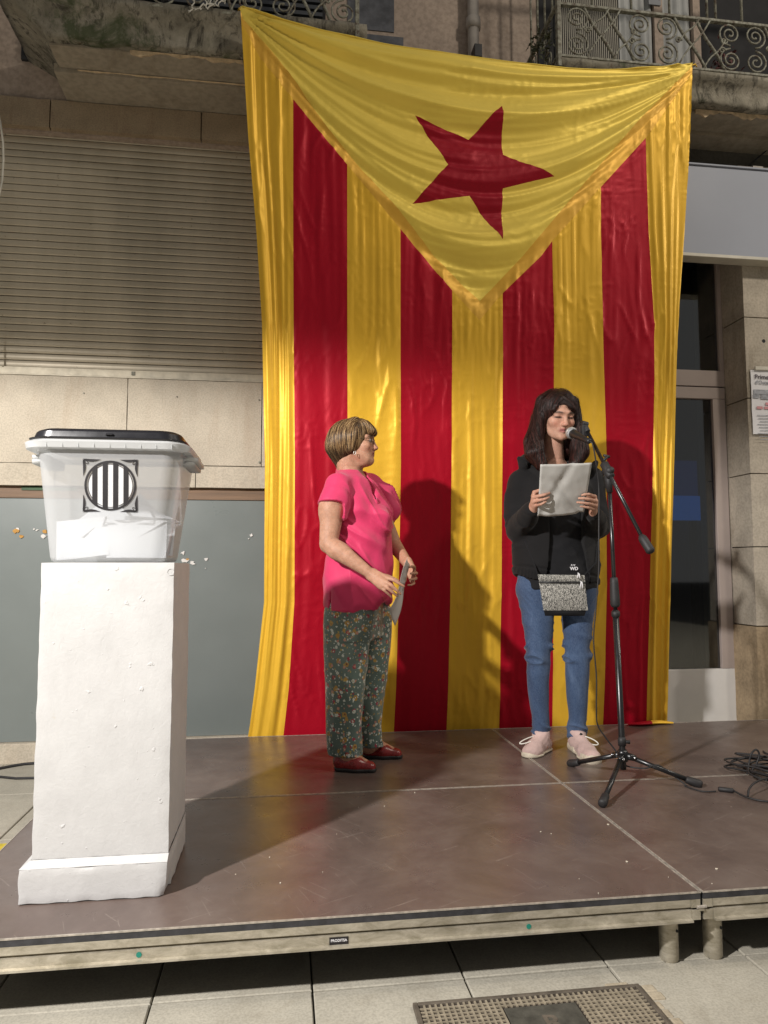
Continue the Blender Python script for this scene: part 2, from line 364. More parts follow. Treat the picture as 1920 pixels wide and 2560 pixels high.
# --- grey painted window and sill
MB().box(-3, 1.6, 2.472, 2.50, -.092, 1.276).build('painted_window', M['grey_glass'], B)
MB().box(-3, 2.5, 2.43, 2.52, G0-.05, -.094).build('sill', M['clad'], B, bevel=.004)
def scrap(px, py, s, mat, sd):
    c = at(px, py, 2.47); rs = np.random.RandomState(sd); k = 9
    pts = [(c[0]+s*math.cos(2*PI*i/k)*(.35+rs.rand()), c[2]+s*.8*math.sin(2*PI*i/k)*(.25+rs.rand())) for i in range(k)]
    b = MB(); b.add([(a, 2.4705, z) for a, z in pts]+[(a, 2.4675-.004*rs.rand(), z) for a, z in pts], [tuple(range(k))[::-1], tuple(range(k, 2*k))]+[(i, (i+1) % k, k+(i+1) % k, k+i) for i in range(k)])
    b.build('torn_paper', mat, B)
for i, (px, py, s, c) in enumerate(((42, 1328, .018, 'o'), (54, 1340, .016, 'o'), (44, 1322, .012, 'w'), (85, 1323, .008, 'w'), (93, 1325, .008, 'w'), (112, 1330, .02, 'o'), (108, 1340, .016, 'w'),
        (458, 1382, .016, 'w'), (462, 1400, .022, 'w'), (480, 1406, .022, 'w'), (468, 1398, .01, 'o'), (517, 1398, .013, 'w'), (629, 1338, .012, 'w'), (622, 1347, .005, 'w'), (514, 1421, .004, 'w'))):
    scrap(px, py, s, M['flake_'+c], i)
# --- right: pier of stone blocks
XP, YP = 3.732, 2.2
pier_core = MB().box(XP+.03, 6.5, YP+.03, 2.8, G0-.1, 3.45).build('pier', M['pier'], B)
zs = [G0, .515, 1.0, 1.455, 1.93, 2.45, 2.95, 3.45]
for i in range(len(zs)-1):
    rgh = i == 0
    for k, (xa, xb) in enumerate(((XP, 4.42), (4.42, 5.3))):
        link('stone_block', from_bm('stone_block', rough_box(xa+.002-(.012 if rgh and k == 0 else 0), xb-.002, YP-(.014 if rgh else 0), 2.62, zs[i]+.003, zs[i+1]-.003, .045, .003 if rgh else .0008, 14 if rgh else 6, i*3+k, .0015 if rgh else .0004)), M['pier_rough' if rgh else 'pier'], pier_core)
# --- door with transom
YD = 2.42
def X_(px, py=1000): return at(px, py, YD)[0]
def Z_(py, px=1750): return at(px, py, YD)[2]
zt0, zt1 = Z_(925), Z_(655)+.1
gx1, gxt = X_(1781), X_(1797, 800)
zg0, zg1 = Z_(1673), Z_(998)
fr = MB()
fr.box(X_(1815), XP+.01, YD, YD+.05, G0, 3.1)                                   # jamb
door = fr.build('door', M['frame'], B, bevel=.003)
db = MB().box(2.62, X_(1815)-.002, YD+.004, YD+.05, zt0-.105, zt0-.0)           # transom bar
db.box(gxt, X_(1815)-.002, YD+.006, YD+.05, zt0+.001, 3.1).build('transom_frame', M['frame'], door, bevel=.002)
zh = zt0-.115
fr2 = MB().box(2.62, X_(1812), YD-.004, YD+.04, zg1+.004, zh).box(gx1, X_(1812), YD-.0035, YD+.0395, zg0+.001, zg1+.003)
fr2.build('door_frame', M['frame'], door, bevel=.003)
MB().box(2.62, X_(1812), YD-.003, YD+.0385, G0+.02, zg0).build('door_panel', M['door_panel'], door, bevel=.003)
MB().box(2.62, gx1+.003, YD+.02, YD+.026, zg0-.003, zg1+.006).build('glass_pane', M['pane'], door)
MB().box(2.62, gxt+.003, YD+.028, YD+.034, zt0-.003, 3.1).build('transom_pane', M['pane'], door)
hn = at(1766, 1700, YD-.01); 
# --- room behind the glass
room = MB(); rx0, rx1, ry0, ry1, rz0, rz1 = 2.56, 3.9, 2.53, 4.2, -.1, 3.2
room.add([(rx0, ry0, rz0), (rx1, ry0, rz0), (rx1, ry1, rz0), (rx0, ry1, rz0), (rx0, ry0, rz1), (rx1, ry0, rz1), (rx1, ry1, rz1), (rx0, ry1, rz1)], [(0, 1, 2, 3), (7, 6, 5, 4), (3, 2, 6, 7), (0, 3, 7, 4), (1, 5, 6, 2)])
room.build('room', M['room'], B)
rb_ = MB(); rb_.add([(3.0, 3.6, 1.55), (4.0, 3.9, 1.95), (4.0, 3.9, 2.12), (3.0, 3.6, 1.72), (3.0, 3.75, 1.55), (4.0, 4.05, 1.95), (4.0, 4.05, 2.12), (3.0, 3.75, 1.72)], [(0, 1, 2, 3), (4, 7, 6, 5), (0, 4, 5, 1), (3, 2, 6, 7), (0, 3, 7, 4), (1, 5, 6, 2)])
rb_.build('reflected_beam', M['dark'], B)  # added beam, stands in for the one mirrored in the door glass
M['blue'] = plain('blue_reflection_glow', (0.03, 0.16, 0.62), 0.5, var=0.25, scale=3); _b = M['blue'].node_tree.nodes['Principled BSDF']; _b.inputs['Emission Color'].default_value = (0.04, 0.22, 0.8, 1); _b.inputs['Emission Strength'].default_value = 0.35; M['navy'] = plain('navy_reflection_glow', (0.015, 0.03, 0.11), 0.6); _b = M['navy'].node_tree.nodes['Principled BSDF']; _b.inputs['Emission Color'].default_value = (0.01, 0.03, 0.14, 1); _b.inputs['Emission Strength'].default_value = 0.5  # emission imitates the blue reflection in the door glass
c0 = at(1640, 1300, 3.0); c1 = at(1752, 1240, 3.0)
board = MB().box(c0[0]-.4, c1[0], 3.0, 3.02, c0[2], c1[2]).build('reflection_board', M['blue']); tag(board, 'added blue screen glowing inside the shop behind the door glass', 'reflection')  # board added behind the pane in place of a mirrored image
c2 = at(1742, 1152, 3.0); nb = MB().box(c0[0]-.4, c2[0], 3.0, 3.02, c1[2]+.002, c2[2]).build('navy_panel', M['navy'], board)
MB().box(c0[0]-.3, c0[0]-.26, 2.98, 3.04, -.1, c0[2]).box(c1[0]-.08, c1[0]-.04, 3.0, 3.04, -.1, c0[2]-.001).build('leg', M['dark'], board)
# --- fascia sign box and beam over it
s0, s1 = at(1719, 412, 2.12), at(1719, 633, 2.12)
MB().box(2.7, 3.93, 2.12, 2.196, s1[2], s0[2]).build('fascia_panel', M['sign'], B, bevel=.002)
MB().box(3.933, 6.2, 2.12, 2.196, s1[2], s0[2]).build('fascia_panel', M['sign'], B, bevel=.002)
MB().box(2.7, 6.2, 2.105, 2.2, s1[2]-.022, s1[2]-.001).build('fascia_trim', M['lip'], B, bevel=.003)
MB().box(2.7, 6.2, 2.108, 2.2, s0[2]+.001, s0[2]+.012).build('fascia_trim', M['sign'], B, bevel=.002)
MB().box(2.6, 6.4, 2.30, 2.46, s0[2]-.2, 3.66).build('beam', M['beam'], B, bevel=.006)
wr = MB().tube([at(1868, 418, 2.28), at(1890, 398, 2.27), at(1922, 372, 2.25), at(1990, 330, 2.2)], .005, 8); wr.build('wire', M['rubber'], B, True)
MB().box(at(1880, 418, 2.14)[0], at(1905, 418, 2.14)[0], 2.13, 2.16, s0[2]+.013, s0[2]+.035).build('wire_clip', M['pipe'], B)

# --- balconies
def slab(name, xa, xb, xat, y0, z0, z1, sd, over=.0):
    bm = rough_box(0, 1, 0, 1, 0, 1, .5, 0, 1, 0, 0); bm.free()
    bm = bmesh.new(); bmesh.ops.create_cube(bm, size=1)
    nx, ny, nzz = 56, 14, 7
    for ax, nn in ((0, nx), (1, ny), (2, nzz)):
        for i in range(1, nn):
            co = Vector((0, 0, 0)); co[ax] = -.5+i/nn; no = Vector((0, 0, 0)); no[ax] = 1
            bmesh.ops.bisect_plane(bm, geom=bm.verts[:]+bm.edges[:]+bm.faces[:], plane_co=co, plane_no=no)
    for v in bm.verts:
        u, t, h = v.co.x+.5, v.co.y+.5, v.co.z+.5
        xl = xa+(xat-xa)*h**1.5
        X = xl+(xb-xl)*u; yf = y0-.05*smooth(h, .55, .9)
        Y = yf+(2.5-yf)*t; Z = z0+(z1-z0)*h
        am = .012 if h < .99 else .004
        nn_ = Vector((float(noise(X*9+sd, Y*9, Z*9)), float(noise(X*9+sd+40, Y*9, Z*9)), float(noise(X*12+sd+80, Y*9, Z*9))))
        if h < .01 and t < .01: nn_ *= 1.6
        v.co = Vector((X, Y, Z))+nn_*am
    return from_bm(name, bm)
balL = link('balcony', slab('balcony', -.40, 1.30, -.66, 1.92, 3.675, 3.885, 0), M['slab'], B)
balR = link('balcony', slab('balcony', 2.42, 6.0, 2.40, 1.90, 3.63, 3.79, 50), M['slab'], B)
def soffit(bal, xa, xb, z, sd):
    b1 = rough_box(xa, xb, 1.97, 2.149, z-.012, z+.02, .05, .003, 8, sd, .002); link('soffit', from_bm('soffit', b1), M['slab_under'], bal)
    b1 = rough_box(xa-.03, xb, 2.15, 2.50, z-.034, z+.02, .05, .002, 8, sd+3, .003); link('soffit', from_bm('soffit', b1), M['slab_under'], bal)
soffit(balL, -.40, 1.28, 3.675, 1); soffit(balR, 2.5, 6.0, 3.63, 2)
def peel(bal, x0, x1, y, z, sd, amp=.02):
    b = MB(); nseg = int((x1-x0)/.02); P1 = []; P2 = []
    for i in range(nseg+1):
        X = x0+(x1-x0)*i/nseg; a = max(0.002, amp*(.35+float(noise(X*7+sd, 0))*.9+.5*float(noise(X*23+sd, 3)))); P1.append((X, y, z)); P2.append((X, y+.004, z-a))
    k = nseg+1; V = P1+P2+[(a_, b_+.01, c_) for a_, b_, c_ in P1+P2]
    b.add(V, [(i, i+1, k+i+1, k+i) for i in range(nseg)]+[(k+i, k+i+1, 3*k+i+1, 3*k+i) for i in range(nseg)]+[(2*k+i, 3*k+i, 3*k+i+1, 2*k+i+1) for i in range(nseg)])
    b.build('peeling_plaster', M['peel'], bal)
peel(balL, .02, .62, 1.962, 3.672, 3, .03); peel(balL, -.3, .65, 2.147, 3.661, 9, .012); peel(balR, 3.3, 4.6, 1.952, 3.625, 5, .05)
# window doors behind the railings
MB().box(-.7, 1.1, YW-.02, YW+.0005, 3.885, 6).build('balcony_window', M['dark'], B)
lv = MB()
for i in range(16): lv.box(-.68, .1, YW-.045, YW-.022, 3.92+i*.045, 3.945+i*.045).box(.14, 1.08, YW-.045, YW-.022, 3.92+i*.045, 3.945+i*.045)
M['louver'] = plain('dark_blue_louver', (0.05, 0.055, 0.065), 0.6)
lo_ = lv.build('louver', M['louver'], B); lo_['kind'] = 'stuff'
MB().box(2.5, 6, YW-.012, YW+.0003, 3.80, 6).build('balcony_window', M['dark'], B)
st = MB(); x = 2.62
while x < 3.05: st.box(x, x+.006, 2.40, 2.405, 3.8, 5); x += .0135
M['string'] = plain('pale_bead_curtain', (0.34, 0.32, 0.27), 0.6); so = st.build('bead_curtain', M['string'], B); so['kind'] = 'stuff'
M['curt'] = plain('grey_white_curtain', (0.36, 0.37, 0.37), 0.7, var=0.15, scale=6)
for a, b_ in ((3.05, 3.28), (3.36, 3.56), (4.28, 4.9)):
    c_ = MB(); k = int((b_-a)/.012)
    V = [(a+(b_-a)*i/k, 2.395+.012*math.sin(i*1.3)+.006*math.sin(i*.37), z) for z in (3.8, 5.2) for i in range(k+1)]
    c_.add(V, [(i, i+1, k+2+i, k+1+i) for i in range(k)]); c_.build('curtain', M['curt'], B, True)
MB().box(3.29, 3.35, 2.37, 2.42, 3.8, 5.2).box(3.57, 3.62, 2.37, 2.42, 3.8, 5.2).box(4.18, 4.27, 2.37, 2.42, 3.8, 5.2).build('window_frame', M['plaster'], B)
# ironwork
def spiral(b, c, r, a0, turns, d, th=.005, plane='x', sq=1.0):
    pts = []; k = 30
    for i in range(k+1):
        t = i/k; rr = r*(1-t*.86); an = a0+d*turns*2*PI*t
        u, v = rr*math.cos(an), rr*math.sin(an)
        pts.append((c[0]+u*sq, c[1], c[2]+v) if plane == 'x' else (c[0], c[1]+u*sq, c[2]+v))
    b.tube(pts, [th]*(k-1)+[th*1.5, th*1.5], 6)
def rail(bal, xs, y, z0, z1, corner, posts, vbars):
    """scrolled band between two flat bars, with plain bars above it"""
    zc = (z0+z1)/2; h = z1-z0; r = h*.235
    b = MB().box(xs[0], xs[1], y-.008, y+.022, z0, z0+.014).box(xs[0], xs[1], y-.006, y+.02, z1-.006, z1+.010).box(xs[0], xs[1], y-.012, y+.026, z1+.62, z1+.65); b.build('rail_bar', M['iron'], bal, bevel=.002)
    for px in posts:
        MB().box(px-.011, px+.011, y-.010, y+.024, z0-.06, z1+.6).build('post', M['iron'], bal, bevel=.002)
    for x_ in vbars: MB().tube([(x_, y+.007, z1), (x_, y+.007, z1+.62)], .0075, 8).build('bar', M['iron'], bal, True)
def scroll_group(bal, cx, y, zc, h, half=0):
    r = h*.225; g = r*1.12
    for sx in (-1, 1):
        if half and sx != half: continue
        for sz in (-1, 1):
            b = MB(); c = (cx+sx*g, y, zc+sz*g); a0 = -sz*PI/2+(0 if sx > 0 else PI)*0
            spiral(b, c, r, -sz*sx*PI*.0+(-sz*PI/2), 2.1, sx*sz, .0055); b.build('scroll', M['iron'], bal, True)
    # lattice to the right of the group
def lattice(bal, x0, x1, y, z0, z1):
    h = z1-z0; w_ = x1-x0
    def bar(p, q, th, fl):
        b = MB(); p = np.array((p[0], y+fl, p[1])); q = np.array((q[0], y+fl, q[1])); bow = np.array((0, 0, .02*np.sign(q[2]-p[2])*1.0))
        b.tube([p+(q-p)*t+bow*math.sin(PI*2*t)*.6 for t in np.linspace(0, 1, 9)], th, 6); b.build('lattice_bar', M['iron'], bal, True)
    bar((x0+.02*w_, z1), (x0+.62*w_, z0), .009, .006); bar((x0+.45*w_, z1), (x0+1.0*w_, z0), .009, .006)
    bar((x0+.05*w_, z0), (x0+.72*w_, z1), .0055, -.004); bar((x0+.55*w_, z0), (x0+1.0*w_, z0+.62*h), .0055, -.004); bar((x0+.1*w_, z0+.5*h), (x0+.5*w_, z1), .0055, -.004)
    for cx, cz, d in ((x0+.08*w_, z0+.52*h, 1), (x0+.97*w_, z0+.60*h, -1), (x0+.93*w_, z0+.40*h, 1)):
        b = MB(); spiral(b, (cx, y-.004, cz), h*.07, 0, 1.3, d, .005); b.build('scroll', M['iron'], bal, True)
yR = 1.86; zR0 = at(1393, 141, yR)[2]; zR1 = at(1393, 6, yR)[2]-.006
rail(balR, (2.40, 6.0), yR, zR0, zR1, 0, (2.41, ), (2.62, 2.86, 3.10, 3.34, 3.395, 3.565, 3.82))
hR = zR1-zR0; zc = (zR0+zR1)/2+.004
def cx_(px): return at(1300+px/2.676, 250/2.676, yR)[0]
def sg(bal, cx, y, zc, h, half=0): scroll_group(bal, cx, y, zc, h, half)
sg(balR, cx_(290), yR, zc, hR, 1); sg(balR, cx_(893), yR, zc, hR); sg(balR, cx_(1487), yR, zc, hR); sg(balR, cx_(2100), yR, zc, hR); sg(balR, cx_(2720), yR, zc, hR)
lattice(balR, cx_(425), cx_(770), yR, zR0+.012, zR1); lattice(balR, cx_(1030), cx_(1370), yR, zR0+.012, zR1); lattice(balR, cx_(1630), cx_(1970), yR, zR0+.012, zR1)
# side return of the right balcony
for za_, zb_ in ((zR0, zR0+.014), (zR1-.006, zR1+.01)): MB().box(2.395, 2.415, yR+.03, 2.43, za_, zb_).build('rail_bar', M['iron'], balR)
for k in range(2):
    for sz in (-1, 1):
        b = MB(); spiral(b, (2.405, yR+.16+.25*k, zc+sz*hR*.24), hR*.22, -sz*PI/2, 2.1, sz, .0055, 'y'); b.build('scroll', M['iron'], balR, True)
for k in range(4): MB().tube([(2.405, yR+.08+.12*k, zR1), (2.405, yR+.08+.12*k, zR1+.62)], .007, 8).build('bar', M['iron'], balR, True)
yL = 1.88; zL0 = at(895, 70, yL)[2]; zL1 = zL0+.33
rail(balL, (-.66, at(898, 40, yL)[0]), yL, zL0, zL1, 0, (at(893, 40, yL)[0],), ())
for px, hf in ((858, -1), (668, 0), (450, 0), (200, 0)):
    x_ = at(px, 40, yL)[0]; scroll_group(balL, x_+(.085 if hf else 0), yL, (zL0+zL1)/2, .33, hf)
lattice(balL, at(700, 40, yL)[0]+.02, at(815, 40, yL)[0]+.03, yL, zL0+.012, zL1); lattice(balL, at(520, 40, yL)[0], at(620, 40, yL)[0], yL, zL0+.012, zL1)
# white cords bunched on the left railing
M['cord'] = plain('white_cord', (0.6, 0.58, 0.52), 0.7)
for k, pts in enumerate((((470, 30), (480, 25), (484, 5), (478, -20)), ((484, 22), (500, 24), (505, 10), (530, 12), (525, -5)), ((520, 8), (545, 15), (556, -3), (562, 14)), ((505, -10), (520, 20), (540, 10), (550, -12), (568, 5)))):
    b = MB(); P_ = [at(x_, y_, 1.845+.006*math.sin(i*2+k)) for i, (x_, y_) in enumerate(pts)]
    sm = []
    for i in range(len(P_)-1):
        for t in np.linspace(0, 1, 6)[:-1]: sm.append(P_[i]*(1-t)+P_[i+1]*t+np.array((.008*math.sin(9*t+k), 0, .008*math.cos(7*t+k))))
    b.tube(sm, .0035, 6)
    if k == 0: cordo = tag(b.build('cord', M['cord'], None, True), 'tangle of white cord hanging on the left balcony railing', 'cord')
    else: b.build('strand', M['cord'], cordo, True)
# pale cable hanging at the far left
b = MB(); b.tube([at(-30, 200, 2.3), at(-8, 265, 2.34), at(2, 310, 2.36), at(8, 360, 2.37), at(9, 400, 2.38), at(6, 450, 2.38), at(0, 480, 2.38), at(-12, 520, 2.38), at(-14, 900, 2.38)], .006, 8)
tag(b.build('wall_cable', M['cord'], None, True), 'thin pale cable hanging in front of the metal shutter at its far left', 'cable')
# leaves of a plant at the corner of the right balcony
M['leaf'] = plain('dull_leaf', (0.045, 0.05, 0.022), 0.6, var=0.4, scale=25); M['leaf_r'] = plain('red_leaf', (0.09, 0.02, 0.018), 0.6, var=0.4, scale=25)
def plant(lbl, c, n_, r, mt, sd):
    rs = np.random.RandomState(sd); e = empty('potted_plant', tuple(c)); tag(e, lbl, 'plant')
    b = MB()
    for i in range(7):
        p = c+rs.normal(0, 1, 3)*r*.35; b.tube([c-np.array((0, 0, r*.9)), (c+p)/2+rs.normal(0, 1, 3)*.01, p], .0025, 5)
    b.build('stem', M['iron'], e, True); b = MB()
    for i in range(n_):
        p = c+rs.normal(0, 1, 3)*r*np.array((.8, .6, 1)); d = rs.normal(0, 1, 3); d /= np.linalg.norm(d); s = np.cross(d, rs.normal(0, 1, 3)); s /= np.linalg.norm(s); l_ = .022+rs.rand()*.03
        nn_ = np.cross(d, s)
        b.add([p, p+d*l_*.5+s*l_*.22+nn_*.003, p+d*l_, p+d*l_*.5-s*l_*.22+nn_*.003, p+d*l_*.5], [(0, 1, 4), (1, 2, 4), (2, 3, 4), (3, 0, 4)])
    o = b.build('foliage', mt, e, True); o['kind'] = 'stuff'
plant('dry drooping plant at the corner of the right balcony railing', at(1352, 112, 2.0), 80, .045, M['leaf'], 1)
plant('dark red plant growing through the right balcony railing', at(1800, 175, 1.98), 150, .06, M['leaf_r'], 2)
# red and white paper on the window
c = at(1636, 8, 2.36); pwo = MB().box(c[0]-.04, c[0]+.045, 2.36, 2.365, c[2]-.01, c[2]+.12).build('paper_star', plain('grey_paper', (0.2, 0.21, 0.23), 0.7)); tag(pwo, 'small grey paper with red triangles in the window above the right balcony', 'paper')
mr_ = plain('red_paper', (0.35, 0.02, 0.025), 0.6)
for s_ in (-1, 1):
    b = MB(); x0_ = c[0]+.002; z0_ = c[2]+.045; b.add([(x0_, 2.358, z0_), (x0_+s_*.035, 2.358, z0_-.022), (x0_+s_*.02, 2.358, z0_+.028), (x0_, 2.3595, z0_), (x0_+s_*.035, 2.3595, z0_-.022), (x0_+s_*.02, 2.3595, z0_+.028)], [(0, 1, 2), (5, 4, 3), (0, 3, 4, 1), (1, 4, 5, 2), (2, 5, 3, 0)]); b.build('triangle', mr_, pwo)

# --- poster on the pier
p0, p1 = at(1880, 927, YP-.012), at(1960, 1087, YP-.012)
xA, xB, zA, zB = 3.756, 3.99, at(1882, 1085, YP-.01)[2], at(1882, 925, YP-.01)[2]
M['paper'] = plain('white_printed_paper', (0.72, 0.71, 0.73), 0.65, var=0.04, scale=12)
post = link('poster', from_bm('poster', rough_box(xA, xB, YP-.010, YP-.0075, zA, zB, .02, .0022, 9, 4, 0)), M['paper']); tag(post, 'white printed poster with grey picture taped on the stone pier beside the door', 'poster')
M['ink'] = plain('black_ink', (0.010, 0.008, 0.010), 0.5); M['ink_f'] = plain('faded_black_ink', (0.09, 0.07, 0.085), 0.6); M['ink_g'] = plain('grey_ink', (0.30, 0.31, 0.34), 0.6, var=0.4, scale=40); M['ink_r'] = plain('red_ink', (0.6, 0.28, 0.30), 0.6)
def text(s, size, loc, rot, mat, parent, ext=.0004, name='lettering', bold=True, align='LEFT', sx=1.0):
    cu = bpy.data.curves.new(name, 'FONT'); cu.body = s; cu.size = size; cu.extrude = ext; cu.align_x = align; cu.offset = size*.018 if bold else 0; cu.resolution_u = 3
    t = bpy.data.objects.new('tmp', cu); me = bpy.data.meshes.new_from_object(t); bpy.data.objects.remove(t)
    MX = Matrix.Translation(Vector(loc)) @ Matrix.Rotation(rot[2], 4, 'Z') @ Matrix.Rotation(rot[0], 4, 'X') @ Matrix.Diagonal((sx, 1, 1, 1)); me.transform(MX)
    return link(name, me, mat, parent, False)
yt = YP-.0145
text('Primer', .040, (xA+.024, yt, zB-.056), (PI/2, 0, 0), M['ink_f'], post); text("d'Octubre", .033, (xA+.024, yt, zB-.090), (PI/2, 0, 0), M['ink_g'], post)
MB().box(xA+.012, xB-.01, yt, yt+.0005, zB-.155, zB-.125).box(xA+.008, xA+.05, yt, yt+.0004, zB-.18, zB-.156).box(xA+.06, xB-.012, yt, yt+.0004, zB-.185, zB-.157).build('printed_picture', M['ink_g'], post)
b = MB()
for k, (x0_, x1_) in enumerate(((.09, .13), (.14, .17), (.18, .22), (.03, .07), (.08, .12), (.13, .2))): b.box(xA+x0_, xA+x1_, yt, yt+.0005, zB-.222-(k//3)*.026, zB-.205-(k//3)*.026)
b.build('red_print', M['ink_r'], post); b = MB()
for k in range(9): b.box(xA+.03+(k % 3)*.008, xB-.02-(k*7 % 4)*.01, yt, yt+.0005, zB-.29-k*.019, zB-.286-k*.019)
b.build('text_lines', M['ink_g'], post)
c = at(1888, 920, YP-.02); tag(MB().box(c[0], c[0]+.24, YP-.022, YP-.011, c[2]-.012, c[2]+.012).build('tape_strip', M['lip'], None, bevel=.003), 'cream plastic strip holding the top of the poster', 'strip')
MB().tube([(3.862, YP-.001, 2.30), (3.862, YP+.004, 2.30)], .012, 12).build('hole', M['dark'], B)
# ================================================================== stage
def deck_mat():
    mt, nt, b = new_mat('brown_phenolic_plywood'); v = world_coords(nt)
    base = ramp(nt, noise_node(nt, v, 2.6, 7, 0.7, 0.4), [(0.28, (0.078, 0.056, 0.048)), (0.5, (0.118, 0.087, 0.075)), (0.75, (0.170, 0.135, 0.117))])
    sc = ramp(nt, noise_node(nt, world_coords(nt, (1, 5, 1)), 9, 8, 0.8, 2.2), [(0.60, (0, 0, 0)), (0.80, (0.35,)*3)])
    c = mix(nt, sc, base, (0.30, 0.25, 0.21))
    sc2 = ramp(nt, noise_node(nt, world_coords(nt, (6, 1.2, 1)), 7, 8, 0.8, 1.5), [(0.66, (0, 0, 0)), (0.80, (0.3,)*3)])
    c = mix(nt, sc2, c, (0.33, 0.28, 0.24))
    for sc3, an, th in (((1.0, 26, 1), .5, .71), ((1.0, 34, 1), -.9, .72), ((1.2, 40, 1), 1.9, .72)):
        g_ = nt.nodes.new('ShaderNodeNewGeometry'); mp_ = nt.nodes.new('ShaderNodeMapping'); mp_.vector_type = 'TEXTURE'; mp_.inputs['Rotation'].default_value = (0, 0, an); nt.links.new(g_.outputs['Position'], mp_.inputs[0])
        mp2 = nt.nodes.new('ShaderNodeMapping'); mp2.inputs['Scale'].default_value = sc3; nt.links.new(mp_.outputs[0], mp2.inputs[0])
        ln = ramp(nt, noise_node(nt, mp2.outputs[0], 3.2, 2, .5, .25), [(th-.012, (0, 0, 0)), (th, (.38,)*3), (th+.02, (.1,)*3)]); c = mix(nt, ln, c, (0.36, 0.31, 0.27))
    vo = nt.nodes.new('ShaderNodeTexVoronoi'); vo.inputs['Scale'].default_value = 11; nt.links.new(v, vo.inputs['Vector'])
    sp = ramp(nt, vo.outputs['Distance'], [(0.018, (1,)*3), (0.03, (0,)*3)])
    gate = ramp(nt, noise_node(nt, v, 2.2, 3), [(0.5, (0,)*3), (0.56, (1,)*3)])
    c = mix(nt, mix(nt, 1.0, sp, gate, 'MULTIPLY'), c, (0.55, 0.48, 0.40))
    nt.links.new(c, b.inputs['Base Color'])
    rr = ramp(nt, noise_node(nt, v, 6, 6, 0.7), [(0.3, (0.24,)*3), (0.7, (0.40,)*3)]); nt.links.new(rr, b.inputs['Roughness'])
    b.inputs['Specular IOR Level'].default_value = 0.5
    wv = noise_node(nt, v, 350, 2, 0.5); bump(nt, b, wv, 0.06, 0.002); return mt
M['deck'] = deck_mat()
M['edge'] = plain('black_deck_edge', (0.03, 0.03, 0.034), 0.5, 0, 0.4, 30, 0.2, 80)
def alu_mat():
    mt, nt, b = new_mat('scuffed_aluminium'); v = world_coords(nt, (1, 1, 2.5))
    c = ramp(nt, noise_node(nt, v, 14, 8, 0.75, 0.5), [(0.3, (0.25, 0.225, 0.16)), (0.55, (0.46, 0.42, 0.34)), (0.75, (0.62, 0.58, 0.48))])
    nt.links.new(c, b.inputs['Base Color']); b.inputs['Metallic'].default_value = 0.55
    nt.links.new(ramp(nt, noise_node(nt, v, 30, 5), [(0.3, (0.34,)*3), (0.7, (0.6,)*3)]), b.inputs['Roughness'])
    bump(nt, b, noise_node(nt, v, 60, 6, 0.7), 0.2, 0.002); return mt
M['alu'] = alu_mat(); M['alu_trim'] = plain('worn_trim', (0.42, 0.38, 0.33), 0.45, 0.4, 0.35, 50)
stage_grp = 'stage platforms bolted together'
def platform(x0, y0, lbl):
    x1, y1 = x0+2.0, y0+1.0; g = .0025
    e = empty('stage_platform', (x0+1, y0+.5, G0)); tag(e, lbl, 'stage platform', stage_grp)
    MB().box(x0+g+.004, x1-g-.004, y0+g+.004, y1-g-.004, -.012, 0).build('deck_panel', M['deck'], e)
    tr = MB()
    tr.box(x0+g, x1-g, y0+g, y0+g+.004, -.0025, .0012).box(x0+g, x1-g, y1-g-.004, y1-g, -.0025, .0012).box(x0+g, x0+g+.004, y0+g+.004, y1-g-.004, -.0025, .0012).box(x1-g-.004, x1-g, y0+g+.004, y1-g-.004, -.0025, .0012)
    tr.build('edge_trim', M['alu_trim'], e)
    ed = MB(); e2 = g+.0015; ed.box(x0+e2, x1-e2, y0+e2, y1-e2, -.0185, -.0123).box(x0+e2, x1-e2, y0+e2, y0+g+.0039, -.0122, -.0026).box(x0+e2, x0+g+.0039, y0+g+.004, y1-g-.004, -.0122, -.0026).box(x1-g-.0039, x1-e2, y0+g+.004, y1-g-.004, -.0122, -.0026); ed.build('deck_edge', M['edge'], e)
    P = [(.0015, -.0188), (.0015, -.038), (.006, -.041), (.011, -.0415), (.011, -.0445), (.0005, -.046), (.0, -.0665), (-.011, -.0675), (-.0115, -.0725), (.03, -.0725), (.03, -.0188)]
    fr = MB()
    fr.prism([(y0+g+a, z) for a, z in P], x0+g+.03, x1-g-.03)
    fr.prism([(y1-g-a, z) for a, z in P][::-1], x0+g+.03, x1-g-.03)
    fr.prism([(x0+g+a, z) for a, z in P], y0+g+.03, y1-g-.03, 'y'); fr.prism([(x1-g-a, z) for a, z in P][::-1], y0+g+.03, y1-g-.03, 'y')
    for cx in (x0+g+.0155, x1-g-.0155):
        for cy in (y0+g+.0155, y1-g-.0155):
            fr.box(cx-.0135, cx+.0135, cy-.0135, cy+.0135, -.0722, -.046).box(cx-.0135, cx+.0135, cy-.0135, cy+.0135, -.0405, -.019)
    fr.build('frame', M['alu'], e)
    for cx in (x0+.0625, x1-.0675):
        for cy in (y0+.062, y1-.062):
            l = MB(); l.tube([(cx, cy, -.02), (cx, cy, -.1), (cx, cy, G0+.006), (cx, cy, G0)], [.0255, .0255, .0255, .022], 28)
            lo = l.build('leg', M['alu'], e, True); auto_smooth(lo)
            h = MB().tube([(cx+.012, cy-.0225, -.115), (cx+.0125, cy-.0245, -.115)], .004, 12).build('bolt_hole', M['dark'], lo)
    return e
pf = platform(0, 0, 'front left stage platform with white pedestal standing on it')
platform(0, 1, 'rear left stage platform under the woman in pink')
platform(2, 0, 'front right stage platform with the coiled black cable on its far edge')
platform(2, 1, 'rear right stage platform under the reading woman')
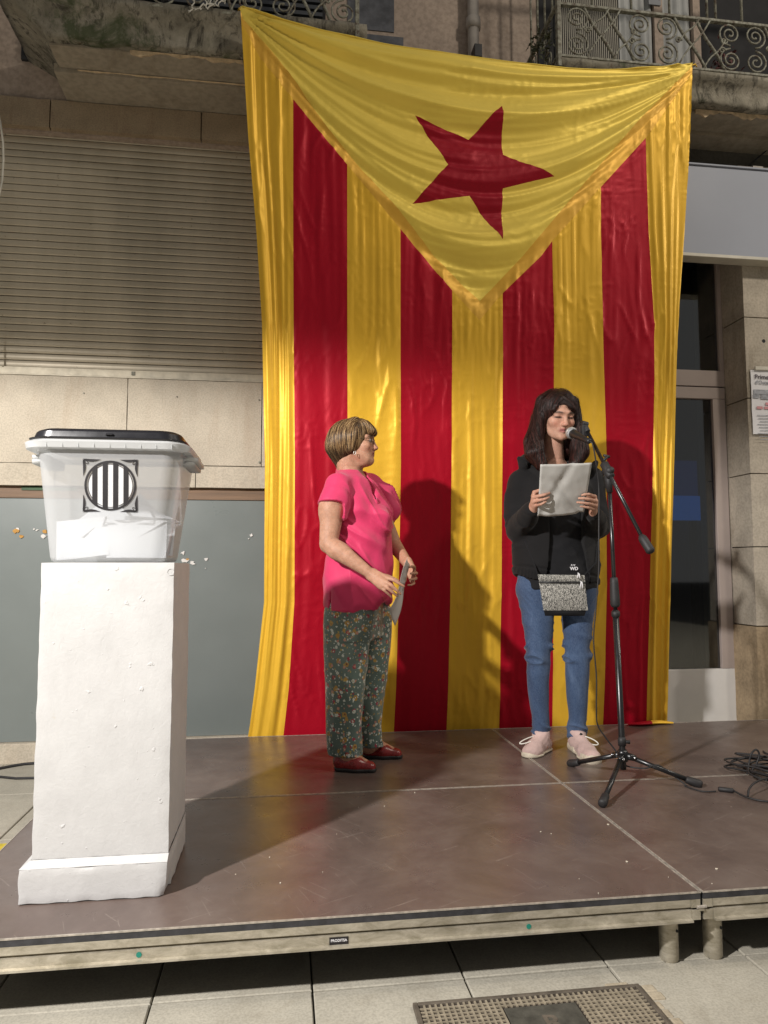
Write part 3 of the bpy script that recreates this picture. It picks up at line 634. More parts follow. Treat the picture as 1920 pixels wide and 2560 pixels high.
# black blocks painted as shade in the front platform gap, with coupling pins
cp = MB().box(1.992, 2.008, .012, .03, -.070, -.003).box(1.9745, 1.997, .0075, .012, -.068, -.046).build('gap_shade_block', M['dark'], pf)
MB().tube([(1.985, .004, -.0395), (2.012, .004, -.0385)], .0045, 8).build('coupling_pin', M['alu_trim'], pf); MB().box(1.988, 2.004, -.001, .0035, -.0475, -.0435).build('coupling_pin', M['alu'], pf)
# stickers on the front frame
c = at(846, 2354, 0.0); e0 = MB().box(.992, 1.040, .0012, .0022, -.0665, -.0485).build('maker_label', M['ink'], pf)
text('PRODITSA', .0088, (1.016, .001, -.0592), (PI/2, 0, 0), M['paper'], e0, .0002, align='CENTER', bold=True)
M['teal'] = plain('teal_sticker', (0.01, 0.20, 0.15), 0.5)
for px in (.531, 1.512): MB().tube([(px, .0012, -.0565), (px, .0022, -.0565)], .0065, 18).build('round_sticker', M['teal'], pf)
# black frame edges and painted shade in the gap between platforms
# ================================================================== drain grate in the pavement
gx0, gx1, gy1, gy0 = 1.206, 1.772, -.062, -.62
ge = empty('drain_cover', ((gx0+gx1)/2, (gy0+gy1)/2, G0)); tag(ge, 'rusty square metal drain cover with raised grid set in the paving', 'drain cover')
M['rust'] = plain('worn_cast_iron', (0.12, 0.10, 0.078), 0.6, 0.2, 0.4, 30, 0.4, 90); M['rustd'] = plain('dirt_in_grid', (0.04, 0.03, 0.025), 0.9, 0, 0.4, 30)
MB().box(gx0, gx1, gy0, gy1, G0-.002, G0+.004).build('plate', M['rustd'], ge)
fr = MB().box(gx0, gx1, gy1, gy1+.012, G0-.002, G0+.010).box(gx0, gx1, gy0-.012, gy0, G0-.002, G0+.010).box(gx0-.012, gx0, gy0-.012, gy1+.012, G0-.002, G0+.010).box(gx1, gx1+.012, gy0-.012, gy1+.012, G0-.002, G0+.010)
fr.build('rim', M['rust'], ge, bevel=.002)
rb = MB(); N = 40; hx0, hx1, hy1, hy0 = 1.41, 1.592, -.102, -.28
for i in range(1, N):
    X = gx0+(gx1-gx0)*i/N
    if hx0-.005 < X < hx1+.005: rb.box(X-.0025, X+.0025, hy1+.004, gy1-.001, G0+.0045, G0+.0085).box(X-.0025, X+.0025, gy0+.001, hy0-.004, G0+.0045, G0+.0085)
    else: rb.box(X-.0025, X+.0025, gy0+.001, gy1-.001, G0+.0045, G0+.0085)
    Y = gy0+(gy1-gy0)*i/N
    if hy0-.005 < Y < hy1+.005: rb.box(gx0+.001, hx0-.004, Y-.0022, Y+.0022, G0+.0047, G0+.0080).box(hx1+.004, gx1-.001, Y-.0022, Y+.0022, G0+.0047, G0+.0080)
    else: rb.box(gx0+.001, gx1-.001, Y-.0022, Y+.0022, G0+.0047, G0+.0080)
o = rb.build('grid', plain('polished_grid_bars', (0.36, 0.31, 0.23), 0.45, 0.3, 0.3, 40), ge); o['kind'] = 'stuff'
MB().box(hx0, hx1, hy0, hy1, G0+.0045, G0+.0088).build('centre_plate', plain('dark_centre_plate', (0.09, 0.085, 0.07), 0.6, 0.3, 0.35, 30, 0.3, 60), ge, bevel=.002)
text('R', .075, (1.487, -.196, G0+.0088), (0, 0, 0), M['rust'], ge, .0012, 'letter')
mr = MB(); rs = np.random.RandomState(3)
for i in range(14):
    X = gx1+.012+rs.rand()*.02; Y = gy1+.015-i*.035; mr.box(X-.004, X+.014+rs.rand()*.02, Y-.03, Y, G0-.004, G0+.0025+rs.rand()*.003)
mr.box(1.70, 1.76, gy1+.014, gy1+.03, G0-.003, G0+.006)
mo = mr.build('mortar_bed', stone_mat('mortar', (0.36, 0.31, 0.23), 0.3), ge, bevel=.003); mo['kind'] = 'stuff'
# cables on the ground left of the stage
for i, (lbl, pts, r_) in enumerate((('black cable on the ground against the wall, left of the stage', [(-60, 1935), (0, 1921), (30, 1915), (60, 1910), (84, 1908), (130, 1904), (300, 1900)], .0075), ('black cable on the paving, nearer the camera of the two left of the stage', [(-60, 1938), (0, 1942), (40, 1946), (84, 1945), (150, 1940), (300, 1925)], .0065))):
    b = MB(); b.tube([tuple(atz(px, py, G0+r_)) for px, py in pts], r_, 8); tag(b.build('ground_cable', M['rubber'], None, True), lbl, 'cable')
# ================================================================== pedestal
M['white'] = None
def white_mat():
    mt, nt, b = new_mat('thick_white_wall_paint'); v = world_coords(nt)
    c = ramp(nt, noise_node(nt, v, 7, 6, 0.7), [(0.3, (0.45, 0.445, 0.44)), (0.7, (0.52, 0.515, 0.51))])
    sp = ramp(nt, noise_node(nt, v, 24, 5, 0.6), [(0.70, (0, 0, 0)), (0.74, (0.35,)*3)]); c = mix(nt, sp, c, (0.42, 0.37, 0.3))
    low = nt.nodes.new('ShaderNodeSeparateXYZ'); nt.links.new(v, low.inputs[0])
    nt.links.new(c, b.inputs['Base Color']); b.inputs['Roughness'].default_value = 0.62
    n1 = noise_node(nt, v, 55, 6, 0.62, 0.8); bp = bump(nt, b, n1, 0.3, 0.003)
    n2 = ramp(nt, noise_node(nt, v, 30, 3, 0.5), [(0.68, (0,)*3), (0.72, (1,)*3)]); bump(nt, b, n2, 0.5, 0.003, bp); return mt
M['white'] = white_mat()
pe = empty('pedestal', (.39, .37, 0)); tag(pe, 'tall white painted wooden pedestal carrying the ballot box on the stage', 'pedestal')
bm = rough_box(.213, .567, .200, .535, .104, .893, .016, .0005, 14, 2, .0012)
for v in bm.verts:
    if v.co.z < .2: v.co.x += 0.0
link('shaft', from_bm('shaft', bm), M['white'], pe)
bm = rough_box(.190, .568, .176, .548, 0.001, .092, .011, .0010, 16, 8, .002)
for v in bm.verts:                                    # rounded worn bottom corners
    dx = max(0, v.co.x-.545)/.03; t = max(0, 1-v.co.z/.05)
    if v.co.y < .25: v.co.x -= .012*min(1, dx)*t; v.co.y += .012*min(1, dx)*t
link('base_moulding', from_bm('base_moulding', bm), M['white'], pe)
bm = bmesh.new()                                       # sloping top of the moulding
a = [(.1908, .1768), (.5672, .1768), (.5672, .5472), (.1908, .5472)]; b2 = [(.2125, .1995), (.5675, .1995), (.5675, .5355), (.2125, .5355)]
V = [bm.verts.new((x, y, .0908)) for x, y in a]+[bm.verts.new((x, y, .1055)) for x, y in b2]
for i in range(4): bm.faces.new((V[i], V[(i+1) % 4], V[4+(i+1) % 4], V[4+i]))
o = link('moulding_bevel', from_bm('moulding_bevel', bm), M['white'], pe, False)
cq = at(432, 1430, .198); b = MB(); b.tube([(cq[0]-.006+.009*math.cos(t), .1992, cq[2]+.009*math.sin(t)) for t in np.linspace(0, 2*PI, 17)], .0007, 5); b.build('filled_screw_hole', M['white'], pe)

# ================================================================== ballot box
def frost_mat(name, col, clear):
    mt, nt, b = new_mat(name); b.inputs['Base Color'].default_value = col+(1,); b.inputs['Roughness'].default_value = 0.28
    tl = nt.nodes.new('ShaderNodeBsdfTranslucent'); tl.inputs[0].default_value = col+(1,)
    tr = nt.nodes.new('ShaderNodeBsdfTransparent'); tr.inputs[0].default_value = (0.93, 0.95, 0.96, 1)
    m1 = nt.nodes.new('ShaderNodeMixShader'); m1.inputs[0].default_value = 0.45; nt.links.new(b.outputs[0], m1.inputs[1]); nt.links.new(tl.outputs[0], m1.inputs[2])
    m2 = nt.nodes.new('ShaderNodeMixShader'); m2.inputs[0].default_value = clear; nt.links.new(m1.outputs[0], m2.inputs[1]); nt.links.new(tr.outputs[0], m2.inputs[2])
    nt.links.new(m2.outputs[0], nt.nodes['Material Output'].inputs[0]); return mt
M['frost'] = frost_mat('milky_clear_plastic', (0.68, 0.69, 0.70), 0.46); M['frost_rim'] = frost_mat('milky_plastic_rim', (0.70, 0.71, 0.71), 0.15)
M['lid'] = plain('glossy_black_lid', (0.012, 0.012, 0.015), 0.28, 0, 0.2, 10, 0.05, 30)
def rrect(x0, x1, y0, y1, r, n=7):
    P = []
    for cx, cy, a0 in ((x1-r, y1-r, 0), (x0+r, y1-r, PI/2), (x0+r, y0+r, PI), (x1-r, y0+r, 1.5*PI)):
        for i in range(n+1): an = a0+PI/2*i/n; P.append((cx+r*math.cos(an), cy+r*math.sin(an)))
    return P
def loft(rings, cap0=True, cap1=True):
    b = MB(); n_ = len(rings[0][0]); V = []; Fc = []
    for P, z in rings: V += [(x, y, z) for x, y in P]
    for i in range(len(rings)-1): Fc += [(i*n_+k, i*n_+(k+1) % n_, (i+1)*n_+(k+1) % n_, (i+1)*n_+k) for k in range(n_)]
    if cap0: Fc.append(tuple(range(n_))[::-1])
    if cap1: Fc.append(tuple(range((len(rings)-1)*n_, len(rings)*n_)))
    return b.add(V, Fc)
bb = empty('ballot_box', (.395, .36, .893)); tag(bb, 'translucent plastic ballot box with black lid on the white pedestal', 'ballot box')
Zb = .895
def brect(z, off=0.0, r=.045):
    t = (z-Zb)/(1.225-Zb); return rrect(.219-.034*t+off, .536+.044*t-off, .222-.034*t+off, .500+.034*t-off, r-off)
body = loft([(brect(Zb, .010), Zb), (brect(Zb+.006, .003), Zb+.003), (brect(Zb+.014), Zb+.014)]+[(brect(z), z) for z in (1.0, 1.1, 1.2, 1.224)], True, False)
bo = body.build('body', M['frost'], bb, True); auto_smooth(bo, 50)
rim = loft([(rrect(.184, .582, .188, .526, .05), 1.206), (rrect(.154, .600, .172, .540, .065), 1.2085), (rrect(.151, .603, .169, .543, .065), 1.225), (rrect(.166, .590, .176, .534, .06), 1.232), (rrect(.190, .572, .196, .512, .05), 1.232)], False, False)
ro = rim.build('rim', M['frost_rim'], bb, True); auto_smooth(ro, 35)
rb = MB()
for k in range(9): X = .225+k*.0415; rb.box(X-.0004, X+.0004, .1688, .188, 1.2095, 1.222)
rb.build('rim_rib', M['frost_rim'], ro)
for sx in (-1, 1):                                     # grips at both ends
    x0 = .149 if sx < 0 else .608
    g = MB(); 
    for k, (dx, z0, z1) in enumerate(((.0, 1.188, 1.200), (-.022, 1.176, 1.187))):
        xa, xb = (x0+.004-dx*0, .20) if sx < 0 else (.575, x0+.010+(dx*.4)); g.add(*(lambda l: (l.v, l.f))(loft([(rrect(min(xa, xb), max(xa, xb), .27, .44, .016), z0), (rrect(min(xa, xb), max(xa, xb), .265, .445, .016), z1)])))
    g.build('grip', M['frost_rim'], bb, True)
lid = loft([(rrect(.164, .590, .174, .532, .06), 1.233), (rrect(.162, .592, .172, .534, .06), 1.237), (rrect(.172, .582, .180, .524, .06), 1.240), (rrect(.178, .578, .182, .520, .06), 1.255), (rrect(.183, .573, .187, .515, .058), 1.260), (rrect(.194, .563, .198, .504, .05), 1.265)])
lo_ = lid.build('lid', M['lid'], bb, True); auto_smooth(lo_, 30)
MB().box(.377, .397, .1745, .181, 1.245, 1.250).build('latch', M['lid'], lo_, bevel=.001)
# emblem printed on the front (front face leans; y of the face at height z)
def yf(z): t = (z-Zb)/(1.225-Zb); return .222-.034*t-.0012
ec = np.array((.3895, 1.1065)); er = .0695
def flat2(name, polys, mat, parent, off=.0):
    b = MB()
    for P in polys:
        P = [(ec[0]+x*er, ec[1]+z*er) for x, z in P]; n_ = len(P)
        V = [(x, yf(z)-off, z) for x, z in P]+[(x, yf(z)+.0006-off, z) for x, z in P]
        b.add(V, [tuple(range(n_)), tuple(range(n_, 2*n_))[::-1]]+[((i+1) % n_, i, n_+i, n_+(i+1) % n_) for i in range(n_)])
    o = b.build(name, mat, parent)
    return o
def ringpoly(r0, r1, n_=48):
    out = []
    for i in range(n_):
        a, c = 2*PI*i/n_, 2*PI*(i+1)/n_; out.append([(r0*math.cos(a), r0*math.sin(a)), (r1*math.cos(a), r1*math.sin(a)), (r1*math.cos(c), r1*math.sin(c)), (r0*math.cos(c), r0*math.sin(c))])
    return out
stick = frost_mat('white_sticker', (0.85, 0.85, 0.86), 0.15)
em = flat2('emblem', [[(.86*math.cos(t), .86*math.sin(t)) for t in np.linspace(0, 2*PI, 49)[:-1]]], stick, bb)
flat2('ring', ringpoly(.915, 1.0)+ringpoly(.85, .87), M['ink'], em, .0008)
bars = []
for cx in (-.60, -.20, .20, .60):
    w_ = .098; za, zb2 = math.sqrt(max(0, .93**2-(cx-w_)**2)), math.sqrt(max(0, .93**2-(cx+w_)**2))
    bars.append([(cx-w_, -za), (cx+w_, -zb2), (cx+w_, zb2), (cx-w_, za)])
flat2('bar', bars, M['ink'], em, .0009)
for sx in (-1, 1):
    for sz in (-1, 1):
        orn = []
        def T(p): return (sx*p[0], sz*p[1])
        # leaf blades along both edges of the corner, a bud and a small flower
        def blade(sw):
            P = []; Q = []
            for t in np.linspace(0, 1, 9):
                x = 1.06-.02*t if not sw else 1.06-.70*t; z = 1.06-.70*t if not sw else 1.06-.02*t
                d = .13*math.sin(PI*min(1, t*1.02))*(1-.35*t)
                P.append((x, z)); Q.append((x-d, z) if not sw else (x, z-d))
            return [T(p) for p in P+Q[::-1]]
        for sw in (0, 1):
            bl = blade(sw); n_ = len(bl)//2
            for i in range(n_-1): orn.append([bl[i], bl[i+1], bl[2*n_-2-i], bl[2*n_-1-i]])
        for an, ln_, wd in ((PI*1.25, .23, .050), (PI*1.25+.75, .17, .038), (PI*1.25-.75, .17, .038)):       # three petals growing from the corner
            o_ = (1.02, 1.02); L1 = []; L2 = []
            for t in np.linspace(0, 1, 7):
                cxx, czz = o_[0]+ln_*t*math.cos(an), o_[1]+ln_*t*math.sin(an); w_ = wd*math.sin(PI*t)**.8
                L1.append((cxx-w_*math.sin(an), czz+w_*math.cos(an))); L2.append((cxx+w_*math.sin(an), czz-w_*math.cos(an)))
            for L in (L1, L2):
                for a, c2 in zip(L[:-1], L[1:]):
                    d_ = .009; orn.append([T((a[0]-d_, a[1]+d_)), T((a[0]+d_, a[1]-d_)), T((c2[0]+d_, c2[1]-d_)), T((c2[0]-d_, c2[1]+d_))])
        flat2('corner_ornament', orn, M['ink'], em, .0008)
# envelopes lying and leaning inside
M['env'] = plain('white_envelope_paper', (0.70, 0.70, 0.72), 0.7, var=0.02, scale=10)
def envelope(c, w_, h_, rx, ry, rz, lbl, group='envelopes in the ballot box'):
    bm = bmesh.new(); bmesh.ops.create_grid(bm, x_segments=8, y_segments=6, size=.5)
    for v in bm.verts: v.co = Vector((v.co.x*w_, v.co.y*h_, .004*math.sin(v.co.x*5+c[0]*60)))
    r = bmesh.ops.extrude_face_region(bm, geom=bm.faces[:]); 
    for v in [g_ for g_ in r['geom'] if isinstance(g_, bmesh.types.BMVert)]: v.co.z += .0015
    for sgn in (-1, 1):                               # the pointed flap
        a = bm.verts.new((-w_/2, h_/2*sgn*0+h_/2, .0032)); b_ = bm.verts.new((w_/2, h_/2, .0032)); d = bm.verts.new((0, .02*h_, .0050)); a2 = bm.verts.new((0, h_/2, .0036))
        if sgn > 0: bm.faces.new((a, d, a2)); bm.faces.new((a2, d, b_))
    MX = Matrix.Translation(Vector(c)) @ Matrix.Rotation(rz, 4, 'Z') @ Matrix.Rotation(rx, 4, 'X') @ Matrix.Rotation(ry, 4, 'Z')
    bm.transform(MX); o = link('envelope', from_bm('envelope', bm), M['env'], None, False)
    tag(o, lbl, 'envelope', group); return o
H = PI/2
envelope((.455, .247, .960), .162, .108, H-.10, 0, .02, 'upright envelope with its pointed flap at the front right of the ballot box')
envelope((.304, .262, .962), .150, .112, H-.16, .10, -.15, 'envelope standing at the front left of the ballot box')
envelope((.470, .30, .972), .16, .11, H-.2, -.06, .06, 'envelope behind the flapped one at the right of the ballot box')
envelope((.405, .36, .985), .17, .12, H-.5, .45, .1, 'envelope tilted in the middle of the ballot box behind the front ones')
envelope((.330, .34, 1.005), .16, .11, H-.35, .75, -.1, 'envelope tipped on its corner behind the emblem to the left')
envelope((.455, .40, 1.005), .17, .11, H-.3, -.45, 0, 'envelope fanned out to the right at mid height of the ballot box')
envelope((.435, .44, 1.02), .16, .11, H-.25, -.8, .1, 'highest envelope, fanned at the back right of the ballot box')
envelope((.40, .42, .915), .18, .12, .1, .3, 0, 'envelope lying on the floor of the ballot box')
envelope((.33, .43, .935), .17, .12, .25, -.4, .2, 'envelope lying at the back left on the heap in the ballot box')
# ================================================================== the big flag
KY = np.array([0, 23, 347, 579, 810, 1157, 1505, 1720, 1817, 1860], float)
KX = np.array([
 #  left  r1L   r1R   r2L   r2R    r3L    r3R    r4L    r4R    right
 [601,  733,  868, 1001, 1131, 1256, 1377, 1500, 1612, 1737],
 [601,  733,  868, 1001, 1131, 1256, 1377, 1500, 1612, 1736],
 [621,  733,  868, 1001, 1131, 1256, 1379, 1501, 1614, 1724],
 [641,  733,  868, 1001, 1131, 1256, 1380, 1502, 1622, 1712],
 [655,  734,  868, 1001, 1130, 1256, 1384, 1506, 1636, 1698],
 [662,  737,  869, 1002, 1129, 1256, 1385, 1517, 1632, 1686],
 [660,  736,  868,  996, 1126, 1253, 1384, 1516, 1624, 1676],
 [637,  722,  862,  990, 1121, 1250, 1382, 1511, 1618, 1670],
 [624,  711,  858,  985, 1117, 1248, 1381, 1507, 1616, 1667],
 [617,  706,  856,  983, 1115, 1247, 1380, 1505, 1617, 1667]], float)
TX = np.array([595, 602, 681, 801, 960, 1000, 1100, 1209, 1310, 1423, 1500, 1568, 1650, 1735, 1745], float)
TY = np.array([13, 15, 39, 72, 107, 114, 129, 142, 156, 167, 170, 169, 165, 159, 159], float)
BX = np.array([600, 621, 819, 960, 1300, 1560, 1670], float)
BY = np.array([1866, 1864, 1858, 1852, 1842, 1832, 1826], float)
def flag_px(u, v):
    y = TY.mean()+(1840-TY.mean())*v; x = None
    for _ in range(6):
        cols = np.stack([np.interp(y, KY, KX[:, k]) for k in range(10)], -1)
        i = np.clip(np.floor(u).astype(int), 0, 8); fr_ = u-i
        x = np.take_along_axis(cols, i[:, None], 1)[:, 0]*(1-fr_)+np.take_along_axis(cols, (i+1)[:, None], 1)[:, 0]*fr_
        y = np.interp(x, TX, TY)+(np.interp(x, BX, BY)-np.interp(x, TX, TY))*v
    return x, y
NU_PER = [26, 28, 28, 28, 28, 28, 28, 28, 28]      # columns in each stripe
us = np.concatenate([k+np.arange(nn)/nn for k, nn in enumerate(NU_PER)]+[[9.0]])
NVR = 400; vs_ = np.linspace(0, 1, NVR+1)
UU, VV = np.meshgrid(us, vs_); fx, fy = flag_px(UU.ravel(), VV.ravel())
nu = len(us)
bm = bmesh.new(); fv = [bm.verts.new((x, y, 0)) for x, y in zip(fx, fy)]
for j in range(NVR):
    for i in range(nu-1): bm.faces.new((fv[j*nu+i], fv[(j+1)*nu+i], fv[(j+1)*nu+i+1], fv[j*nu+i+1]))
OUTL = [(590, 20), (603, 57), (651, 145), (732, 248), (871, 416), (960, 524), (1131, 727), (1198, 802)]
OUTR = [(1198, 802), (1255, 735), (1353, 640), (1381, 602), (1501, 469), (1618, 341), (1738, 172)]
INL = [(590, -8), (608, 48), (681, 130), (741, 208), (816, 316), (892, 405), (960, 484), (1084, 636), (1200, 752)]
INR = [(1200, 752), (1307, 640), (1481, 434), (1597, 301), (1738, 158)]
STAR = [(1254, 267), (1259, 385), (1386, 441), (1258, 470), (1254, 603), (1174, 489), (1033, 505), (1121, 410), (1038, 286), (1174, 344)]
segs = []
for L in (OUTL, OUTR, INL, INR, STAR+[STAR[0]]): segs += [(L[i], L[i+1]) for i in range(len(L)-1)]
bm.faces.ensure_lookup_table()
for a, b_ in segs:
    a = Vector(a); b_ = Vector(b_); d = (b_-a).normalized(); nrm = Vector((-d.y, d.x)); L_ = (b_-a).length
    F_ = []
    for f in bm.faces:
        c = f.verts[0].co; px, py = c.x-a.x, c.y-a.y
        if abs(px*nrm.x+py*nrm.y) < 14 and -9 < px*d.x+py*d.y < L_+9: F_.append(f)
    g = set(); [g.update(f.edges) for f in F_]; g2 = set(); [g2.update(f.verts) for f in F_]
    bmesh.ops.bisect_plane(bm, geom=F_+list(g)+list(g2), plane_co=(a.x, a.y, 0), plane_no=(nrm.x, nrm.y, 0), dist=0.15)
def inside(poly, x, y):
    poly = np.array(poly, float); r_ = np.zeros(len(x), bool); j = len(poly)-1
    for i in range(len(poly)):
        xi, yi = poly[i]; xj, yj = poly[j]
        c = ((yi > y) != (yj > y)) & (x < (xj-xi)*(y-yi)/(yj-yi+1e-12)+xi); r_ ^= c; j = i
    return r_
bm.verts.index_update()
P = np.array([v.co[:2] for v in bm.verts])
# u for vertices made by the cuts: recompute from the column curves
def u_of(x, y):
    cols = np.stack([np.interp(y, KY, KX[:, k]) for k in range(10)], -1); u = np.zeros(len(x))
    for k in range(9):
        m_ = (x >= cols[:, k]-1e-6) & (x <= cols[:, k+1]+1e-6); u[m_] = k+(x[m_]-cols[m_, k])/(cols[m_, k+1]-cols[m_, k])
    u[x > cols[:, 9]] = 9; return u
Uv = u_of(P[:, 0], P[:, 1]); X_p, Y_p = P[:, 0], P[:, 1]
# signed closeness to the yellow triangle (1 inside)
tri_in = inside([(560, -60)]+INL[1:]+INR[1:]+[(1790, 100), (1790, -60)], X_p, Y_p)
def dseg(L):
    dm = np.full(len(X_p), 1e9)
    for i in range(len(L)-1):
        a = np.array(L[i], float); b_ = np.array(L[i+1], float); ab = b_-a
        t = np.clip(((X_p-a[0])*ab[0]+(Y_p-a[1])*ab[1])/(ab@ab), 0, 1); dm = np.minimum(dm, np.hypot(X_p-a[0]-t*ab[0], Y_p-a[1]-t*ab[1]))
    return dm
dT = np.minimum(dseg(INL[1:]), dseg(INR)); sT = np.where(tri_in, dT, -dT); wT = smooth(sT, -35, 15)
# --- folds, metres towards the viewer
s = np.clip((X_p-603)/(1733-603), 0.001, .999); chord = 22+(150)*s
hang = (Y_p-chord)/(4*s*(1-s)+.035)
c1 = hang/70.0
ftri = .020*noise(c1*1.15+.35*noise(s*3, c1*.3), s*.9, 5)+.009*noise(c1*2.6, s*1.6, 9)+.003*noise(c1*6, s*3.4, 2)
ftri += .004*ridged(c1*1.7+.3*noise(s*4, c1), s*2.1, 4, 5)
ftri *= smooth(s*(1-s), .0, .05)*.8+.2
ftri += -.05*smooth(sT, 0, 300)*0+.0016*ridged(X_p/38, Y_p/22, 3, 4)*smooth(noise(X_p/110, Y_p/90, 8), -.1, .5)
star_in = inside(STAR, X_p, Y_p)
# vertical folds of the stripes
yy = Y_p/1000.0
lean = noise(yy*1.4, Uv*.15, 21)*.5
marg_l = smooth(1.02-Uv, 0, .25); marg_r = smooth(Uv-7.9, 0, .35)
xf = Uv*1.0
f_l = .020*noise(Uv*4.2+lean+yy*.35, yy*.7, 31)+.009*noise(Uv*9.5+lean*2+yy*.8, yy*1.4, 33)
f_r = .030*noise(Uv*2.9-yy*.9+lean, yy*.55, 41)*smooth(yy, .15, .9)+.010*noise(Uv*8-yy*1.6, yy*1.1, 43)
f_m = .0055*noise(Uv*2.3+lean*.8, yy*.8, 51)+.0035*noise(Uv*6+lean, yy*1.3, 53)
ctr = np.exp(-((Uv-4.55)/.62)**2)
gather = smooth(Y_p, 760, 900)*(1-.55*smooth(Y_p, 1250, 1800))
f_c = ctr*gather*(.010*noise(Uv*7.5+lean*1.5, yy*.9, 61)+.004*noise(Uv*17, yy*1.8, 63))
yel = (np.floor(Uv).astype(int) % 2 == 0)
hang_top = smooth(-sT, 0, 60)*(1-smooth(-sT, 60, 420))
f_t = hang_top*(.0065*ridged(Uv*7+lean, yy*1.2, 71, 2.5))*np.where(yel, 1.0, .55)
# sharp slanting creases (long thin ridges), V-shaped on the red
cr = np.zeros_like(X_p)
for k, (kx, ky, sk, am, th) in enumerate(((1/46, 1/210, .16, .0060, .10), (1/38, 1/190, -.18, .0052, .12), (1/26, 1/120, .05, .0036, .1), (1/70, 1/330, .02, .0070, .1))):
    n_ = ridged((X_p+Y_p*sk)*kx, Y_p*ky, 80+k*7, 6); g_ = smooth(noise(X_p/170, Y_p/230, 95+k*5), th-.15, th+.45); cr += am*n_*g_
cr += .0018*ridged(X_p/17, Y_p/34, 120, 4)*smooth(noise(X_p/120, Y_p/120, 122), -.05, .4)
cr += .0012*ridged(X_p/90, Y_p/13, 124, 5)*smooth(noise(X_p/150, Y_p/130, 126), .1, .5)
f_s = (f_l*marg_l+f_r*marg_r+f_m*(1-marg_l)*(1-marg_r)+f_c+f_t+cr*(1-.5*marg_l)*(1-.4*marg_r))
trim = (dseg(OUTL[1:]) < 26) | (dseg(OUTR) < 26)
dO = np.minimum(dseg(OUTL[1:]), dseg(OUTR))
f_trim = .0035*ridged((X_p+Y_p*.9)/13, (X_p-Y_p)/60, 140, 2)*smooth(noise(X_p/60, Y_p/60, 141), -.4, .3)*np.clip(1-np.abs(np.minimum(dO, dT)-6)/18, 0, 1)
disp = 1.75*ftri*wT+(1.35*(f_l*marg_l+f_r*marg_r)+(1.4*f_m*(1-marg_l)*(1-marg_r)+1.5*f_c+1.3*f_t)+1.35*cr*(1-.5*marg_l)*(1-.4*marg_r))*(1-wT)+1.0*f_trim
disp += star_in*(.0012*ridged(X_p/24, Y_p/24, 150, 3)+.002*noise(X_p/60, Y_p/60, 151))
low = smooth(Y_p, 1500, 1815)
disp = disp*(1-.35*low)
disp = np.clip(disp, -.07, .085)
Yf = 1.795+(2.045-1.795)*np.clip((Y_p-20)/1810, 0, 1)**.9 + .035*np.sin(np.pi*np.clip((Y_p-60)/1780, 0, 1))*0
# bottom right corner curls forward on the stage
P3 = np.zeros((len(P), 3))
d3 = FWD[None]+((X_p-960)/F_PX)[:, None]*RIGHT[None]-((Y_p-1280)/F_PX)[:, None]*UP[None]
P3 = CAM+d3*((Yf-CAM[1])/d3[:, 1])[:, None]
P3[:, 1] -= disp
nrmX = np.clip(np.gradient(disp) if False else 0, 0, 0)
for v, p in zip(bm.verts, P3): v.co = Vector(p)
# classify faces
ctrs = np.array([np.mean([P[v.index] for v in f.verts], axis=0) for f in bm.faces])
cu_ = u_of(ctrs[:, 0], ctrs[:, 1])
is_star = inside(STAR, ctrs[:, 0], ctrs[:, 1])
is_tri = inside([(590, -60), (590, -8)]+INL[1:]+INR[1:]+[(1790, 100), (1790, -60)], ctrs[:, 0], ctrs[:, 1])
is_out = inside([(560, -60), (560, 0)]+OUTL+OUTR[1:]+[(1790, 120), (1790, -60)], ctrs[:, 0], ctrs[:, 1])
hem_top = is_tri & (ctrs[:, 1] < np.interp(ctrs[:, 0], TX, TY)+0)
cls = np.where(is_star, 100, np.where(is_tri, 101, np.where(is_out, 102, np.clip(cu_.astype(int), 0, 8))))
def satin(name, col, col2, rough):
    mt, nt, b = new_mat(name); v = world_coords(nt)
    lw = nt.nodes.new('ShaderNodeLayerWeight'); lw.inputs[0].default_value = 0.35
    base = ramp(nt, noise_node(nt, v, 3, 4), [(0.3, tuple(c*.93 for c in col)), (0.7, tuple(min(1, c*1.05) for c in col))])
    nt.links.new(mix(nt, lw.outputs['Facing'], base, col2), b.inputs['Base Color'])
    b.inputs['Roughness'].default_value = rough; b.inputs['Specular IOR Level'].default_value = 0.22; b.inputs['Metallic'].default_value = 0.20
    b.inputs['Sheen Weight'].default_value = 0.25; b.inputs['Sheen Roughness'].default_value = 0.35; b.inputs['Sheen Tint'].default_value = tuple(min(1, c*1.4+.1) for c in col)+(1,)
    # a fine woven thread and small crumples
    w1 = nt.nodes.new('ShaderNodeTexWave'); w1.inputs['Scale'].default_value = 260; nt.links.new(v, w1.inputs['Vector'])
    bp = bump(nt, b, w1.outputs['Fac'], 0.03, 0.001)
    bp2 = bump(nt, b, noise_node(nt, world_coords(nt, (1, 1, .45)), 26, 5, 0.6, 0.6), 0.15, 0.006, bp)
    tl = nt.nodes.new('ShaderNodeBsdfTranslucent'); tl.inputs[0].default_value = col+(1,)
    ms = nt.nodes.new('ShaderNodeMixShader'); ms.inputs[0].default_value = 0.10
    nt.links.new(b.outputs[0], ms.inputs[1]); nt.links.new(tl.outputs[0], ms.inputs[2]); nt.links.new(ms.outputs[0], nt.nodes['Material Output'].inputs[0])
    return mt
M['fy'] = satin('yellow_satin_stripe', (0.80, 0.47, 0.040), (0.86, 0.55, 0.08), 0.42)
M['fr'] = satin('red_satin', (0.40, 0.004, 0.018), (0.50, 0.012, 0.032), 0.42)
M['ft'] = satin('lemon_satin_triangle', (0.82, 0.61, 0.10), (0.88, 0.70, 0.17), 0.46)
M['fb'] = satin('golden_trim_ribbon', (0.78, 0.44, 0.06), (0.84, 0.52, 0.10), 0.44)
